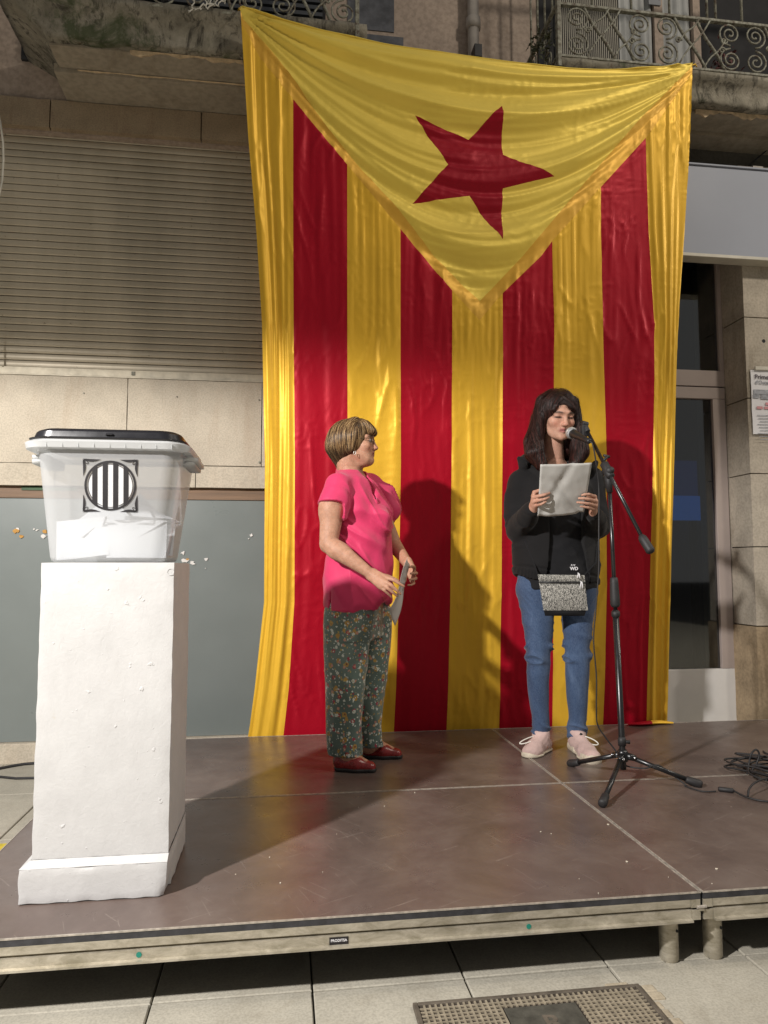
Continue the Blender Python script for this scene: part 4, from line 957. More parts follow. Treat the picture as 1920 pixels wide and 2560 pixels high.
fl = empty('flag', (1.9, 2.04, 0.0)); tag(fl, 'huge yellow and red striped satin flag with a red star, hanging from the balconies', 'flag')
M['fs'] = satin('dark_red_satin_star', (0.30, 0.003, 0.014), (0.38, 0.01, 0.03), 0.45)
names = {100: ('star', 'fs', 'red five pointed star'), 101: ('triangle', 'ft', 'lemon yellow triangle'), 102: ('ribbon_trim', 'fb', 'golden ribbon around the triangle')}
faces = bm.faces[:]
FVI = [[v.index for v in f.verts] for f in faces]
P3s = P3
# smooth normals shared over the seams: computed once on the whole cloth
for k in sorted(set(cls.tolist())):
    idx = np.where(cls == k)[0]; used = {}; V = []; Fc = []
    for fi in idx:
        t = []
        for vi in FVI[fi]:
            if vi not in used: used[vi] = len(V); V.append(P3s[vi])
            t.append(used[vi])
        Fc.append(t[::-1])
    if k >= 100: nm, mk, lb = names[k]
    else: nm = 'stripe'; mk = 'fy' if k % 2 == 0 else 'fr'; lb = ('yellow ' if k % 2 == 0 else 'red ')+'stripe'
    me = mesh_np(nm, V, Fc); o = link(nm, me, M[mk], fl, True); o['label'] = lb
    # sewn pieces sit a hair in front of what they are sewn on
bm.free()
# cord ties holding the two top corners, hem along the top edge
b = MB(); b.tube([P3[np.argmin(np.hypot(X_p-603, Y_p-24))]+np.array((0, .0, 0)), at(598, 20, 1.87), at(594, 32, 1.90)], .004, 6)
b.tube([P3[np.argmin(np.hypot(X_p-1733, Y_p-163))], at(1738, 160, 1.84), at(1742, 168, 1.875)], .004, 6); b.build('corner_tie', M['fy'], fl, True)
hp = []
for x in np.linspace(604, 1732, 90):
    i = np.argmin(np.abs(X_p-x)+3*np.abs(Y_p-np.interp(x, TX, TY)-1)); hp.append(P3[i])
b = MB(); b.tube(hp, .0035, 6); b.build('top_hem', M['ft'], fl, True)
# the corner of the cloth lying curled on the stage
b = MB(); k = 26
for (u0, u1, mk) in ((0, .5, 'fr'), (.5, 1, 'fy')):
    b = MB(); V = []
    for i in range(k+1):
        t = u0+(u1-u0)*i/k; x0 = 1555+110*t
        p = at(x0, 1805-3*t, 2.03); r_ = .010+.012*math.sin(PI*t)
        for a in np.linspace(-.3, 2.7, 9): V.append((p[0]+.002*math.sin(a*3), 1.975-r_*math.sin(a)*2.2-.01*math.sin(t*7), .003+r_*(1-math.cos(a))*.55))
    b.add(V, [(i*9+j, i*9+j+1, (i+1)*9+j+1, (i+1)*9+j) for i in range(k) for j in range(8)]); o = b.build('curled_corner', M[mk], fl, True)
# ================================================================== organic shapes: smooth blended solids meshed by surface nets
class Vol:
    def __init__(s, lo, hi, h):
        s.lo = np.array(lo, float); s.h = h; s.n = np.ceil((np.array(hi)-s.lo)/h).astype(int)+1
        s.F = np.full(tuple(s.n), 1.0, np.float32); s.ax = [(s.lo[i]+np.arange(s.n[i])*h).astype(np.float32) for i in range(3)]
    def sub(s, lo, hi):
        a = np.clip(np.floor((np.array(lo)-s.lo)/s.h).astype(int), 0, s.n-1); b = np.clip(np.ceil((np.array(hi)-s.lo)/s.h).astype(int)+1, 1, s.n)
        sl = tuple(slice(int(a[i]), int(b[i])) for i in range(3))
        return sl, s.ax[0][sl[0]][:, None, None], s.ax[1][sl[1]][None, :, None], s.ax[2][sl[2]][None, None, :]
    def apply(s, sl, d, k, op):
        A = s.F[sl]
        if op == 's': d = -d; A2 = -A
        else: A2 = A
        if op == 'u' or op == 's':
            hh = np.clip(.5+.5*(d-A2)/k, 0, 1) if k > 0 else (d > A2).astype(np.float32)
            r_ = d*(1-hh)+A2*hh-k*hh*(1-hh)
            if op == 's':
                hh = np.clip(.5+.5*(A2-d)/k, 0, 1) if k > 0 else (A2 > d).astype(np.float32)
                # smooth max(A, -d)
                dd = d; hh = np.clip(.5-.5*(A-dd)/max(k, 1e-6), 0, 1); r_ = A*(1-hh)+dd*hh+k*hh*(1-hh)
        s.F[sl] = r_
    def rc(s, a, b, ra, rb, k=.01, op='u', flat=None):
        a = np.array(a, float); b = np.array(b, float); m_ = max(ra, rb)+k+2.5*s.h
        sl, x, y, z = s.sub(np.minimum(a, b)-m_, np.maximum(a, b)+m_)
        ab = b-a; L2 = ab@ab+1e-12
        t = np.clip(((x-a[0])*ab[0]+(y-a[1])*ab[1]+(z-a[2])*ab[2])/L2, 0, 1)
        d = np.sqrt((x-a[0]-t*ab[0])**2+(y-a[1]-t*ab[1])**2+(z-a[2]-t*ab[2])**2)-(ra+(rb-ra)*t)
        s.apply(sl, d.astype(np.float32), k, op)
    def chain(s, pts, rs, k=.01, op='u'):
        pts = [np.array(q, float) for q in pts]; A = np.array(pts); m_ = max(rs)+k+2.5*s.h
        sl, x, y, z = s.sub(A.min(0)-m_, A.max(0)+m_); D = None
        for a, b, ra, rb in zip(pts[:-1], pts[1:], rs[:-1], rs[1:]):
            ab = b-a; t = np.clip(((x-a[0])*ab[0]+(y-a[1])*ab[1]+(z-a[2])*ab[2])/(ab@ab+1e-12), 0, 1)
            d = np.sqrt((x-a[0]-t*ab[0])**2+(y-a[1]-t*ab[1])**2+(z-a[2]-t*ab[2])**2)-(ra+(rb-ra)*t); D = d if D is None else np.minimum(D, d)
        s.apply(sl, D.astype(np.float32), k, op)
    def ell(s, c, r, B=None, k=.01, op='u'):
        c = np.array(c, float); m_ = max(r)+k+2.5*s.h; sl, x, y, z = s.sub(c-m_, c+m_)
        B = np.eye(3) if B is None else B; q = [(x-c[0])*B[i][0]+(y-c[1])*B[i][1]+(z-c[2])*B[i][2] for i in range(3)]
        k0 = np.sqrt(sum((q[i]/r[i])**2 for i in range(3))); k1 = np.sqrt(sum((q[i]/r[i]**2)**2 for i in range(3)))+1e-6
        s.apply(sl, (k0*(k0-1)/k1).astype(np.float32), k, op)
    def loft(s, rows, f=(0, -1), k=.01, op='u', p=2.0, grow=0.0):
        """rows (z, cx, cy, half width across f, half depth along f)"""
        rows = sorted(rows); A = np.array(rows, float); zz = A[:, 0]; m_ = A[:, 3:].max()+k+.02
        lo = (A[:, 1].min()-m_, A[:, 2].min()-m_, zz[0]-.01); hi = (A[:, 1].max()+m_, A[:, 2].max()+m_, zz[-1]+.01)
        sl, x, y, z = s.sub(lo, hi); zr = z.ravel()
        zd = np.linspace(zz[0], zz[-1], 80)
        def it(c):
            v_ = np.interp(zd, zz, A[:, c]); kk = np.hanning(9); kk /= kk.sum(); vp = np.pad(v_, 4, mode='reflect', reflect_type='odd'); v_ = np.convolve(vp, kk, 'valid'); return np.interp(zr, zd, v_)[None, None, :]
        cx, cy, rw, rd = it(1), it(2), it(3)+grow, it(4)+grow
        fx_, fy_ = f; dx, dy = x-cx, y-cy; a = (dx*fx_+dy*fy_)/rd; b = (-dx*fy_+dy*fx_)/rw
        d = ((np.abs(a)**p+np.abs(b)**p)**(1/p)-1)*np.minimum(rw, rd)
        d = np.maximum(d, np.maximum(zz[0]-z, z-zz[-1])); s.apply(sl, d.astype(np.float32), k, op)
    def cut(s, fn, lo, hi, k=.0):
        sl, x, y, z = s.sub(lo, hi); s.F[sl] = np.maximum(s.F[sl], np.broadcast_to(fn(x, y, z), s.F[sl].shape).astype(np.float32))
    def hollow(s, fn, lo, hi, th):
        """turn the solid into a shell of thickness th where fn < 0"""
        sl, x, y, z = s.sub(lo, hi); A = s.F[sl]; g = np.broadcast_to(fn(x, y, z), A.shape); s.F[sl] = np.maximum(A, np.minimum(-(A+th), -g)).astype(np.float32)
    def sample(s, P):
        q = (P-s.lo)/s.h; i = np.clip(np.floor(q).astype(int), 0, s.n-2); f = np.clip(q-i, 0, 1); r_ = 0
        for a in (0, 1):
            for b in (0, 1):
                for c in (0, 1):
                    w_ = (f[:, 0] if a else 1-f[:, 0])*(f[:, 1] if b else 1-f[:, 1])*(f[:, 2] if c else 1-f[:, 2]); r_ = r_+w_*s.F[i[:, 0]+a, i[:, 1]+b, i[:, 2]+c]
        return r_
    def grad(s, P, e=None):
        e = e or s.h; G = np.stack([s.sample(P+np.eye(3)[i]*e)-s.sample(P-np.eye(3)[i]*e) for i in range(3)], 1)
        return G/(np.linalg.norm(G, axis=1)[:, None]+1e-9)
    def mesh(s):
        F = s.F; I = F < 0
        c8 = sum(I[a:I.shape[0]-1+a, b:I.shape[1]-1+b, c:I.shape[2]-1+c].astype(np.int8) for a in (0, 1) for b in (0, 1) for c in (0, 1))
        ci = np.argwhere((c8 > 0) & (c8 < 8)); N = len(ci)
        idx = np.full(c8.shape, -1, np.int32); idx[ci[:, 0], ci[:, 1], ci[:, 2]] = np.arange(N)
        cor = {(a, b, c): F[ci[:, 0]+a, ci[:, 1]+b, ci[:, 2]+c].astype(float) for a in (0, 1) for b in (0, 1) for c in (0, 1)}
        S = np.zeros((N, 3)); W_ = np.zeros(N)
        for p in cor:
            for ax_ in range(3):
                if p[ax_]: continue
                q = list(p); q[ax_] = 1; q = tuple(q); v0, v1 = cor[p], cor[q]; m_ = (v0 < 0) != (v1 < 0)
                t = np.where(m_, v0/(v0-v1+1e-12), 0); pt = np.zeros((N, 3)); pt += np.array(p); pt[:, ax_] += t; S[m_] += pt[m_]; W_[m_] += 1
        V = s.lo+(ci+S/W_[:, None])*s.h; Q = []
        for ax_ in range(3):
            o1, o2 = [(1, 2), (2, 0), (0, 1)][ax_]
            A = I.take(range(0, I.shape[ax_]-1), ax_); Bv = I.take(range(1, I.shape[ax_]), ax_); e = np.argwhere(A != Bv)
            e = e[(e[:, o1] > 0) & (e[:, o2] > 0) & (e[:, o1] < I.shape[o1]-1) & (e[:, o2] < I.shape[o2]-1)]
            ins = I[e[:, 0], e[:, 1], e[:, 2]]
            def g(d1, d2): q = e.copy(); q[:, o1] += d1; q[:, o2] += d2; return idx[q[:, 0], q[:, 1], q[:, 2]]
            qd = np.stack([g(-1, -1), g(0, -1), g(0, 0), g(-1, 0)], 1); qd[~ins] = qd[~ins][:, ::-1]; Q.append(qd)
        return V, np.concatenate(Q)
def vnormals(V, Q):
    n_ = np.cross(V[Q[:, 2]]-V[Q[:, 0]], V[Q[:, 3]]-V[Q[:, 1]]); N = np.zeros_like(V)
    for k in range(4): np.add.at(N, Q[:, k], n_)
    return N/(np.linalg.norm(N, axis=1)[:, None]+1e-12)
def relax(V, Q, it=2, w_=.5):
    for _ in range(it):
        A = np.zeros_like(V); c = np.zeros(len(V))
        for k in range(4):
            for j in (1, 3): np.add.at(A, Q[:, k], V[Q[:, (k+j) % 4]]); np.add.at(c, Q[:, k], 1)
        V = V+w_*(A/c[:, None]-V)
    return V
def org(name, vol, mat, parent, it=2, fold=None, color=None):
    V, Q = vol.mesh(); V = relax(V, Q, it, .5)
    if fold is not None: N = vnormals(V, Q); V = V+N*fold(V, N)[:, None]
    me = bpy.data.meshes.new(name); me.vertices.add(len(V)); me.vertices.foreach_set('co', V.ravel())
    me.loops.add(Q.size); me.loops.foreach_set('vertex_index', Q.ravel().astype(np.int32)); me.polygons.add(len(Q))
    me.polygons.foreach_set('loop_start', np.arange(0, Q.size, 4, dtype=np.int32)); me.polygons.foreach_set('loop_total', np.full(len(Q), 4, np.int32))
    me.update(); me.validate()
    if color is not None:
        at_ = me.color_attributes.new('tint', 'FLOAT_COLOR', 'POINT'); c = np.ones((len(V), 4), np.float32); c[:, :3] = color(V); at_.data.foreach_set('color', c.ravel())
    return link(name, me, mat, parent, True)
def skin_mat(name):
    mt, nt, b = new_mat(name); a = nt.nodes.new('ShaderNodeVertexColor'); a.layer_name = 'tint'; v = world_coords(nt)
    mo = ramp(nt, noise_node(nt, v, 60, 5, 0.65), [(0.3, (0.80, 0.76, 0.74)), (0.7, (1.10,)*3)])
    nt.links.new(mix(nt, 1.0, a.outputs[0], mo, 'MULTIPLY'), b.inputs['Base Color']); b.inputs['Roughness'].default_value = 0.58; b.inputs['Specular IOR Level'].default_value = 0.35
    b.inputs['Subsurface Weight'].default_value = 0.12; b.inputs['Subsurface Radius'].default_value = (0.012, 0.005, 0.003); b.inputs['Subsurface Scale'].default_value = 0.6
    bump(nt, b, noise_node(nt, v, 260, 4), 0.15, 0.001); return mt
M['skin'] = skin_mat('skin')
def nv(a): a = np.array(a, float); return a/np.linalg.norm(a)
class Head:
    def __init__(s, O, f, up, S):
        s.O = np.array(O); s.f = nv(f); s.s = nv(np.cross(s.f, up)); s.u = np.cross(s.s, s.f); s.S = S
    def __call__(s, x, y, z): return s.O+s.S*(x*s.s+y*s.f+z*s.u)
    def B(s): return np.array([s.s, s.f, s.u])
    def loc(s, P): d = (P-s.O)/s.S; return d@s.s, d@s.f, d@s.u
def head_prims(v, H_, closed=False, age=0.0):
    S = H_.S; B_ = H_.B(); E = lambda x, y, z, r, k=.01, op='u': v.ell(H_(x, y, z), tuple(q*S for q in r), B_, k*S, op)
    C_ = lambda a, b, ra, rb, k=.008, op='u': v.rc(H_(*a), H_(*b), ra*S, rb*S, k*S, op)
    E(0, -.018, .040, (.074, .096, .082)); E(0, .015, -.012, (.063, .074, .090), .02)
    E(0, .040, -.065, (.048, .050, .040), .025); E(0, .075, -.098, (.021, .020, .018), .022)          # jaw, chin
    for q in (-1, 1):
        C_((q*.052, -.005, -.06), (q*.030, .055, -.092), .016, .015, .025)
        E(q*.040, .058, -.028, (.024, .024, .022), .02)
        C_((q*.012, .088, .022), (q*.048, .064, .018), .011, .009, .014)
        E(q*.031, .100, .001, (.0185, .020, .013), .010, 's')
        E(q*.031, .071, .0, (.0155, .0155, .0135), .004)
        C_((q*.017, .081, .0065), (q*.045, .073, .0065), .0055, .0045, .004)                            # upper lid
        C_((q*.019, .080, -.009), (q*.043, .074, -.009), .0040, .0032, .004)
        E(q*.0105, .097, -.037, (.0085, .011, .0075), .006)
        C_((q*.078, -.012, .012), (q*.074, -.004, -.030), .010, .007, .006); C_((q*.085, -.018, .018), (q*.082, -.020, -.01), .006, .005, .006)
    C_((0, .084, .018), (0, .104, -.030), .0085, .0105, .010); E(0, .107, -.034, (.0115, .0105, .0095), .007)
    C_((0, .095, -.043), (0, .088, -.052), .006, .009, .008)
    for q in (-1, 1):
        C_((0, .0925, -.0575), (q*.022, .082, -.0615), .0056, .0032, .005); C_((0, .0905, -.0700), (q*.019, .082, -.0655), .0068, .0036, .005)
    C_((-.020, .0925, -.0635), (.020, .0925, -.0635), .0022, .0022, .002, 's')
    C_((0, -.035, -.04), (0, -.045, -.10), .052, .052, .02)
def skin_color(H_, base, lip, old=0.0, brow=(0.05, 0.03, 0.022)):
    def f(V):
        x, y, z = H_.loc(V); ax_ = np.abs(x); c = np.tile(np.array(base), (len(V), 1)); near = (y > .04) & (np.abs(z) < .14) & (ax_ < .09)
        def blend(m_, col): 
            w_ = (m_*near)[:, None]; return c*(1-w_)+np.array(col)*w_
        b = np.array(base)
        c = blend(.5*np.exp(-(((ax_-.04)/.018)**2+((z+.035)/.02)**2)), b*np.array((1.12, .78, .78)))
        c = blend(.4*np.exp(-((ax_/.014)**2+((z+.034)/.014)**2)), b*np.array((1.1, .74, .74)))
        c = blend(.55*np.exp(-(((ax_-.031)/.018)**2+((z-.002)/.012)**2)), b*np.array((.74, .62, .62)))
        lp = np.exp(-((ax_/.0205)**4+((z+.0640)/.0098)**4)); c = blend(np.clip(lp*1.3, 0, 1)*(y > .07), lip)
        c = blend(np.exp(-((ax_/.0195)**4+((z+.0637)/.0019)**2))*(y > .07), np.array(lip)*.3)
        c = blend(np.clip(1.2*np.exp(-(((ax_-.0315)/.017)**4+((z+.0035+6*(ax_-.031)**2)/.0036)**2))*1.3, 0, 1), (0.02, 0.012, 0.01))
        bz = .0215+.10*(ax_-.03)*(ax_ < .035)-.22*(ax_-.035)*(ax_ >= .035)
        c = blend(np.clip(1.2*np.exp(-(((ax_-.033)/.019)**4+((z-bz)/.0048)**2)), 0, 1), brow)
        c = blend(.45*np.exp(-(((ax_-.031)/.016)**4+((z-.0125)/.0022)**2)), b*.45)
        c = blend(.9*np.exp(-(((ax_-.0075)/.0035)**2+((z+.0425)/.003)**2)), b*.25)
        c = blend(.35*old*np.exp(-(((ax_-.027-.25*(-.04-z))/.004)**2))*((z < -.04) & (z > -.075)), b*.6)
        return np.clip(c, 0, 1)
    return f
def strands(vol, H_, n_, L_, mat, parent, seed, cols, start=None, flow=None, rad=.0010, lift=.0035, name='hair_strands', wav=.25, step=.007, tone=None):
    """fine locks laid over the hair volume along its fall; one stuff part"""
    V, Q = vol.mesh(); rs = np.random.RandomState(seed); pick = V[rs.choice(len(V), n_*3)]
    if start is not None: pick = pick[start(pick)]
    pick = pick[:n_]; n_ = len(pick); k = int(L_/step); Lr = (.45+.55*rs.rand(n_)); P = pick.copy(); path = [P.copy()]; off = rs.rand(n_)*lift; ph = rs.rand(n_)*6.28
    prev = None
    for i in range(k):
        N = vol.grad(P, vol.h*1.5); d = flow(P); d += wav*np.stack([np.sin(i*.35+ph), np.cos(i*.3+ph*1.7), 0*ph], 1)
        d = d-N*(np.sum(d*N, 1))[:, None]; nl = np.linalg.norm(d, axis=1)[:, None]
        if prev is None: d = d/(nl+1e-6)
        else: d = d/(nl+1e-6)*np.clip(nl*3, .25, 1)+prev*.7; d /= np.linalg.norm(d, axis=1)[:, None]+1e-6
        prev = d
        P = P+d*step*Lr[:, None]; F_ = vol.sample(P); N = vol.grad(P, vol.h*1.5); P = P-N*np.clip(F_-off*.6-.0015, -.01, .01)[:, None]*.8; path.append(P.copy())
    A = np.array(path).transpose(1, 0, 2)                    # strand, point, xyz
    tng = np.gradient(A, axis=1); tng /= np.linalg.norm(tng, axis=2)[..., None]+1e-9
    NN = vol.grad(A.reshape(-1, 3), vol.h*1.5).reshape(A.shape); side = np.cross(tng, NN); side /= np.linalg.norm(side, axis=2)[..., None]+1e-9
    tp = np.sin(np.pi*np.clip(np.linspace(.08, 1.0, k+1), 0, 1))**.6; w_ = rad*(.6+rs.rand(n_)*1.8)
    r3 = (w_[:, None]*tp[None])[..., None]
    ring = [A+side*r3, A+NN*r3*.7, A-side*r3]
    V3 = np.stack(ring, 2).reshape(-1, 3); base = (np.arange(n_)*(k+1)*3)[:, None, None]; i_ = (np.arange(k)*3)[None, :, None]
    Qs = np.concatenate([np.stack([base+i_+a, base+i_+b, base+i_+3+b, base+i_+3+a], -1).reshape(-1, 4) for a, b in ((0, 1), (1, 2))])
    me = bpy.data.meshes.new(name); me.vertices.add(len(V3)); me.vertices.foreach_set('co', V3.ravel()); me.loops.add(Qs.size); me.loops.foreach_set('vertex_index', Qs.ravel().astype(np.int32))
    me.polygons.add(len(Qs)); me.polygons.foreach_set('loop_start', np.arange(0, Qs.size, 4, dtype=np.int32)); me.polygons.foreach_set('loop_total', np.full(len(Qs), 4, np.int32)); me.update()
    ca = me.color_attributes.new('tint', 'FLOAT_COLOR', 'POINT'); cc_ = np.array(cols)[rs.randint(0, len(cols), n_)]*(.7+.6*rs.rand(n_))[:, None]
    full = np.ones((n_, (k+1)*3, 4), np.float32); full[:, :, :3] = cc_[:, None]
    if tone is not None: full[:, :, :3] *= tone(V3).reshape(n_, (k+1)*3, 1)
    ca.data.foreach_set('color', full.ravel())
    o = link(name, me, mat, parent, True); o['kind'] = 'stuff'; return o
def hair_mat(name, rough=.38):
    mt, nt, b = new_mat(name); a = nt.nodes.new('ShaderNodeVertexColor'); a.layer_name = 'tint'; nt.links.new(a.outputs[0], b.inputs['Base Color'])
    b.inputs['Roughness'].default_value = rough; b.inputs['Specular IOR Level'].default_value = .28; b.inputs['Anisotropic'].default_value = .6; return mt
M['hair'] = hair_mat('hair', .46)
def hand(v, wrist, knuck, tips, thumb, r=.0085, back=None, mids=None):
    """palm between wrist and four knuckles, four bent fingers of their own length, a thumb from the side of the palm"""
    wrist = np.array(wrist); K = [np.array(q) for q in knuck]; c = sum(K)/4
    for q in K: v.rc(wrist+(q-c)*.55, q, .0135, .0105, .010)
    v.rc(wrist+(K[0]-c)*.5, wrist+(K[3]-c)*.5, .014, .013, .01)
    for i, (q, t) in enumerate(zip(K, tips)):
        t = [np.array(a) for a in t]; rr = r*(1, 1.03, .98, .86)[i]; pts = [q]+t; n_ = len(pts); rs_ = [rr*1.08]+[rr*(1.0-.13*j) for j in range(1, n_)]
        v.chain(pts, rs_, .0022)
    th = [np.array(a) for a in thumb]; v.chain(th, [.0125]+[.0098-.0012*j for j in range(len(th)-1)], .005)
def cloth(name, col, rough=.8, weave=500, sheen=.2, bumps=.12, var=.06, spec=.3, wr=26):
    mt, nt, b = new_mat(name); v = world_coords(nt); f = noise_node(nt, v, 9, 5)
    nt.links.new(ramp(nt, f, [(.3, tuple(c*(1-var) for c in col)), (.7, tuple(c*(1+var) for c in col))]), b.inputs['Base Color']); b.inputs['Roughness'].default_value = rough
    b.inputs['Specular IOR Level'].default_value = spec; b.inputs['Sheen Weight'].default_value = sheen
    bp = bump(nt, b, noise_node(nt, v, weave, 2), bumps, .001); bump(nt, b, noise_node(nt, world_coords(nt, (1, 1, .6)), wr, 4, .6, .5), .22, .006, bp); return mt, nt, b

# ================================================================== the reading woman
HR = Head(at(1394, 1038, 1.415), (0.05, -1, -.31), (0.02, 0, 1), 0.985)
pr_ = empty('person', (2.18, 1.45, 0)); tag(pr_, 'woman in black hoodie and blue jeans reading from a sheet of paper at the microphone', 'person')
A_ = lambda px, py, Y: np.array(at(px, py, Y))
shL, shR = A_(1302, 1203, 1.49), A_(1482, 1200, 1.49)
elL, elR = A_(1294, 1322, 1.47), A_(1492, 1320, 1.47)
wrL, wrR = A_(1332, 1272, 1.22), A_(1482, 1279, 1.22)
yp = 1.135
def rleg(side):
    T = ((1480, 1341, .088), (1550, 1345, .073), (1620, 1348, .058), (1680, 1345, .054), (1730, 1346, .049), (1790, 1351, .041), (1832, 1353, .038)) if side < 0 else ((1480, 1446, .088), (1550, 1443, .073), (1620, 1443, .059), (1680, 1443, .056), (1730, 1443, .052), (1790, 1444, .043), (1834, 1442, .038))
    Y_ = np.interp([t[0] for t in T], [1480, 1640, 1835], [1.475, 1.43, 1.485]); return [A_(x_, y_, yy_) for (y_, x_, r_), yy_ in zip(T, Y_)], [t[2] for t in T]
v = Vol((1.90, 1.06, .02), (2.48, 1.66, 1.78), .0036)
v.loft([(.72, 2.178, 1.475, .15, .09), (.86, 2.178, 1.475, .155, .095), (1.0, 2.178, 1.48, .125, .085), (1.16, 2.178, 1.475, .135, .10), (1.30, 2.178, 1.485, .15, .08), (1.355, 2.178, 1.49, .11, .06), (1.385, 2.178, 1.49, .06, .05)], (0, -1), .03)
v.chain([shL, np.array((2.178, 1.495, 1.36)), shR], [.036, .048, .036], .02)
v.rc(np.array((2.178, 1.487, 1.34)), HR(0, -.042, -.07), .055, .050, .03)
for c_ in (-.065, .065): v.rc((2.178+c_*.2, 1.44, 1.352), (2.178+c_*1.0, 1.445, 1.362), .010, .009, .02)    # collar bones
for sh_, el_, wr_ in ((shL, elL, wrL), (shR, elR, wrR)): v.chain([sh_, el_, wr_], [.042, .034, .022], .02)
for sd in (-1, 1):
    P_, r_ = rleg(sd); v.chain(P_, [q-.012 for q in r_], .02); v.rc(P_[-1], P_[-1]+np.array((0, -.01, -.055)), .028, .03, .02)
head_prims(v, HR, True)
# hands on both edges of the sheet: fingers in front of it, thumbs behind
kx = lambda px, py, Y: np.array(at(px, py, Y))
hand(v, wrL, [kx(1336, 1231, 1.165), kx(1334, 1243, 1.16), kx(1335, 1254, 1.165), kx(1339, 1264, 1.175)],
     [[kx(1351, 1225, 1.125), kx(1360, 1223, 1.118), kx(1366, 1223, 1.122)], [kx(1352, 1239, 1.118), kx(1364, 1236, 1.112), kx(1374, 1233, 1.117)], [kx(1352, 1250, 1.12), kx(1364, 1247, 1.113), kx(1373, 1243, 1.118)], [kx(1352, 1261, 1.125), kx(1360, 1257, 1.12), kx(1366, 1253, 1.122)]],
     [kx(1334, 1240, 1.20), kx(1345, 1233, 1.185), kx(1355, 1232, 1.165), kx(1362, 1232, 1.157)])
hand(v, wrR, [kx(1487, 1242, 1.165), kx(1490, 1253, 1.16), kx(1489, 1264, 1.165), kx(1485, 1273, 1.175)],
     [[kx(1472, 1236, 1.125), kx(1462, 1236, 1.118), kx(1455, 1238, 1.122)], [kx(1470, 1248, 1.118), kx(1457, 1246, 1.112), kx(1447, 1246, 1.117)], [kx(1469, 1259, 1.12), kx(1455, 1257, 1.113), kx(1443, 1256, 1.118)], [kx(1470, 1269, 1.125), kx(1459, 1267, 1.12), kx(1451, 1266, 1.122)]],
     [kx(1487, 1250, 1.20), kx(1474, 1245, 1.185), kx(1464, 1244, 1.165), kx(1457, 1245, 1.157)])
def cR(V):
    c = skin_color(HR, (0.50, 0.285, 0.205), (0.36, 0.13, 0.115))(V)
    return c
org('body', v, M['skin'], pr_, 1, None, cR); del v
# black T-shirt
M['tee'] = cloth('black_jersey', (0.007, 0.007, 0.0085), .85, 500, .04)[0]; M['hood'] = cloth('black_fleece', (0.0085, 0.008, 0.0085), .92, 300, .06, .2)[0]
v = Vol((1.95, 1.30, .74), (2.41, 1.66, 1.42), .0055)
v.loft([(.775, 2.185, 1.475, .195, .128), (.90, 2.182, 1.475, .175, .118), (1.0, 2.178, 1.475, .155, .108), (1.15, 2.178, 1.468, .155, .120), (1.29, 2.178, 1.48, .16, .10), (1.36, 2.178, 1.495, .12, .07)], (0, -1), .02)
v.chain([shL, (2.178, 1.505, 1.35), shR], [.05, .05, .05], .03)
v.ell((2.180, 1.40, 1.395), (.072, .085, .058), None, .01, 's')
def fold_tee(V, N): x, y, z = V.T; return .006*ridged(x*7+z*3, z*9, y*3, 2)*smooth(-z, -1.05, -.85)+.003*noise(x*18, z*14, y*8)+.004*ridged(x*4+z*12, z*5-x*9, 4, 3)*smooth(-z, -1.12, -.95)
org('t_shirt', v, M['tee'], pr_, 2, fold_tee); del v
lp_ = at(1436, 1421, 1.335); lo1 = text('WD', .022, (lp_[0]-.018, 1.343, lp_[2]-.008), (PI/2, 0, 0), M['paper'], pr_, .0015, 'shirt_print', True)
b = MB(); [b.tube([(lp_[0]-.012+i*.008, 1.3425, lp_[2]+.012), (lp_[0]-.010+i*.008, 1.3425, lp_[2]+.019)], .0015, 5) for i in range(3)]; b.build('print_mark', M['paper'], lo1)
# open hoodie
v = Vol((1.84, 1.10, .74), (2.54, 1.72, 1.50), .0055)
Jr = [(.775, 2.178, 1.475, .212, .142), (.83, 2.178, 1.475, .206, .140), (.87, 2.178, 1.475, .216, .150), (1.0, 2.178, 1.475, .208, .145), (1.15, 2.178, 1.475, .20, .145), (1.28, 2.178, 1.487, .195, .125), (1.35, 2.178, 1.50, .15, .085), (1.40, 2.178, 1.515, .09, .06)]
v.loft(Jr, (0, -1), .02)
v.chain([shL+np.array((.004, 0, .0)), A_(1290, 1260, 1.49), elL, A_(1316, 1296, 1.33), wrL+(elL-wrL)*.08], [.059, .058, .058, .052, .038], .022)
v.chain([shR-np.array((.004, 0, .0)), A_(1487, 1260, 1.49), elR, A_(1488, 1297, 1.33), wrR+(elR-wrR)*.08], [.058, .057, .056, .051, .038], .022)
v.chain([(2.045, 1.475, 1.405), (2.06, 1.56, 1.41), (2.178, 1.61, 1.39), (2.295, 1.56, 1.41), (2.31, 1.475, 1.405)], [.026, .032, .045, .032, .026], .02)   # hood lying back
v.rc(A_(1297, 1146, 1.48), A_(1308, 1165, 1.46), .010, .022, .015); v.rc(A_(1490, 1156, 1.48), A_(1478, 1172, 1.45), .008, .020, .015)
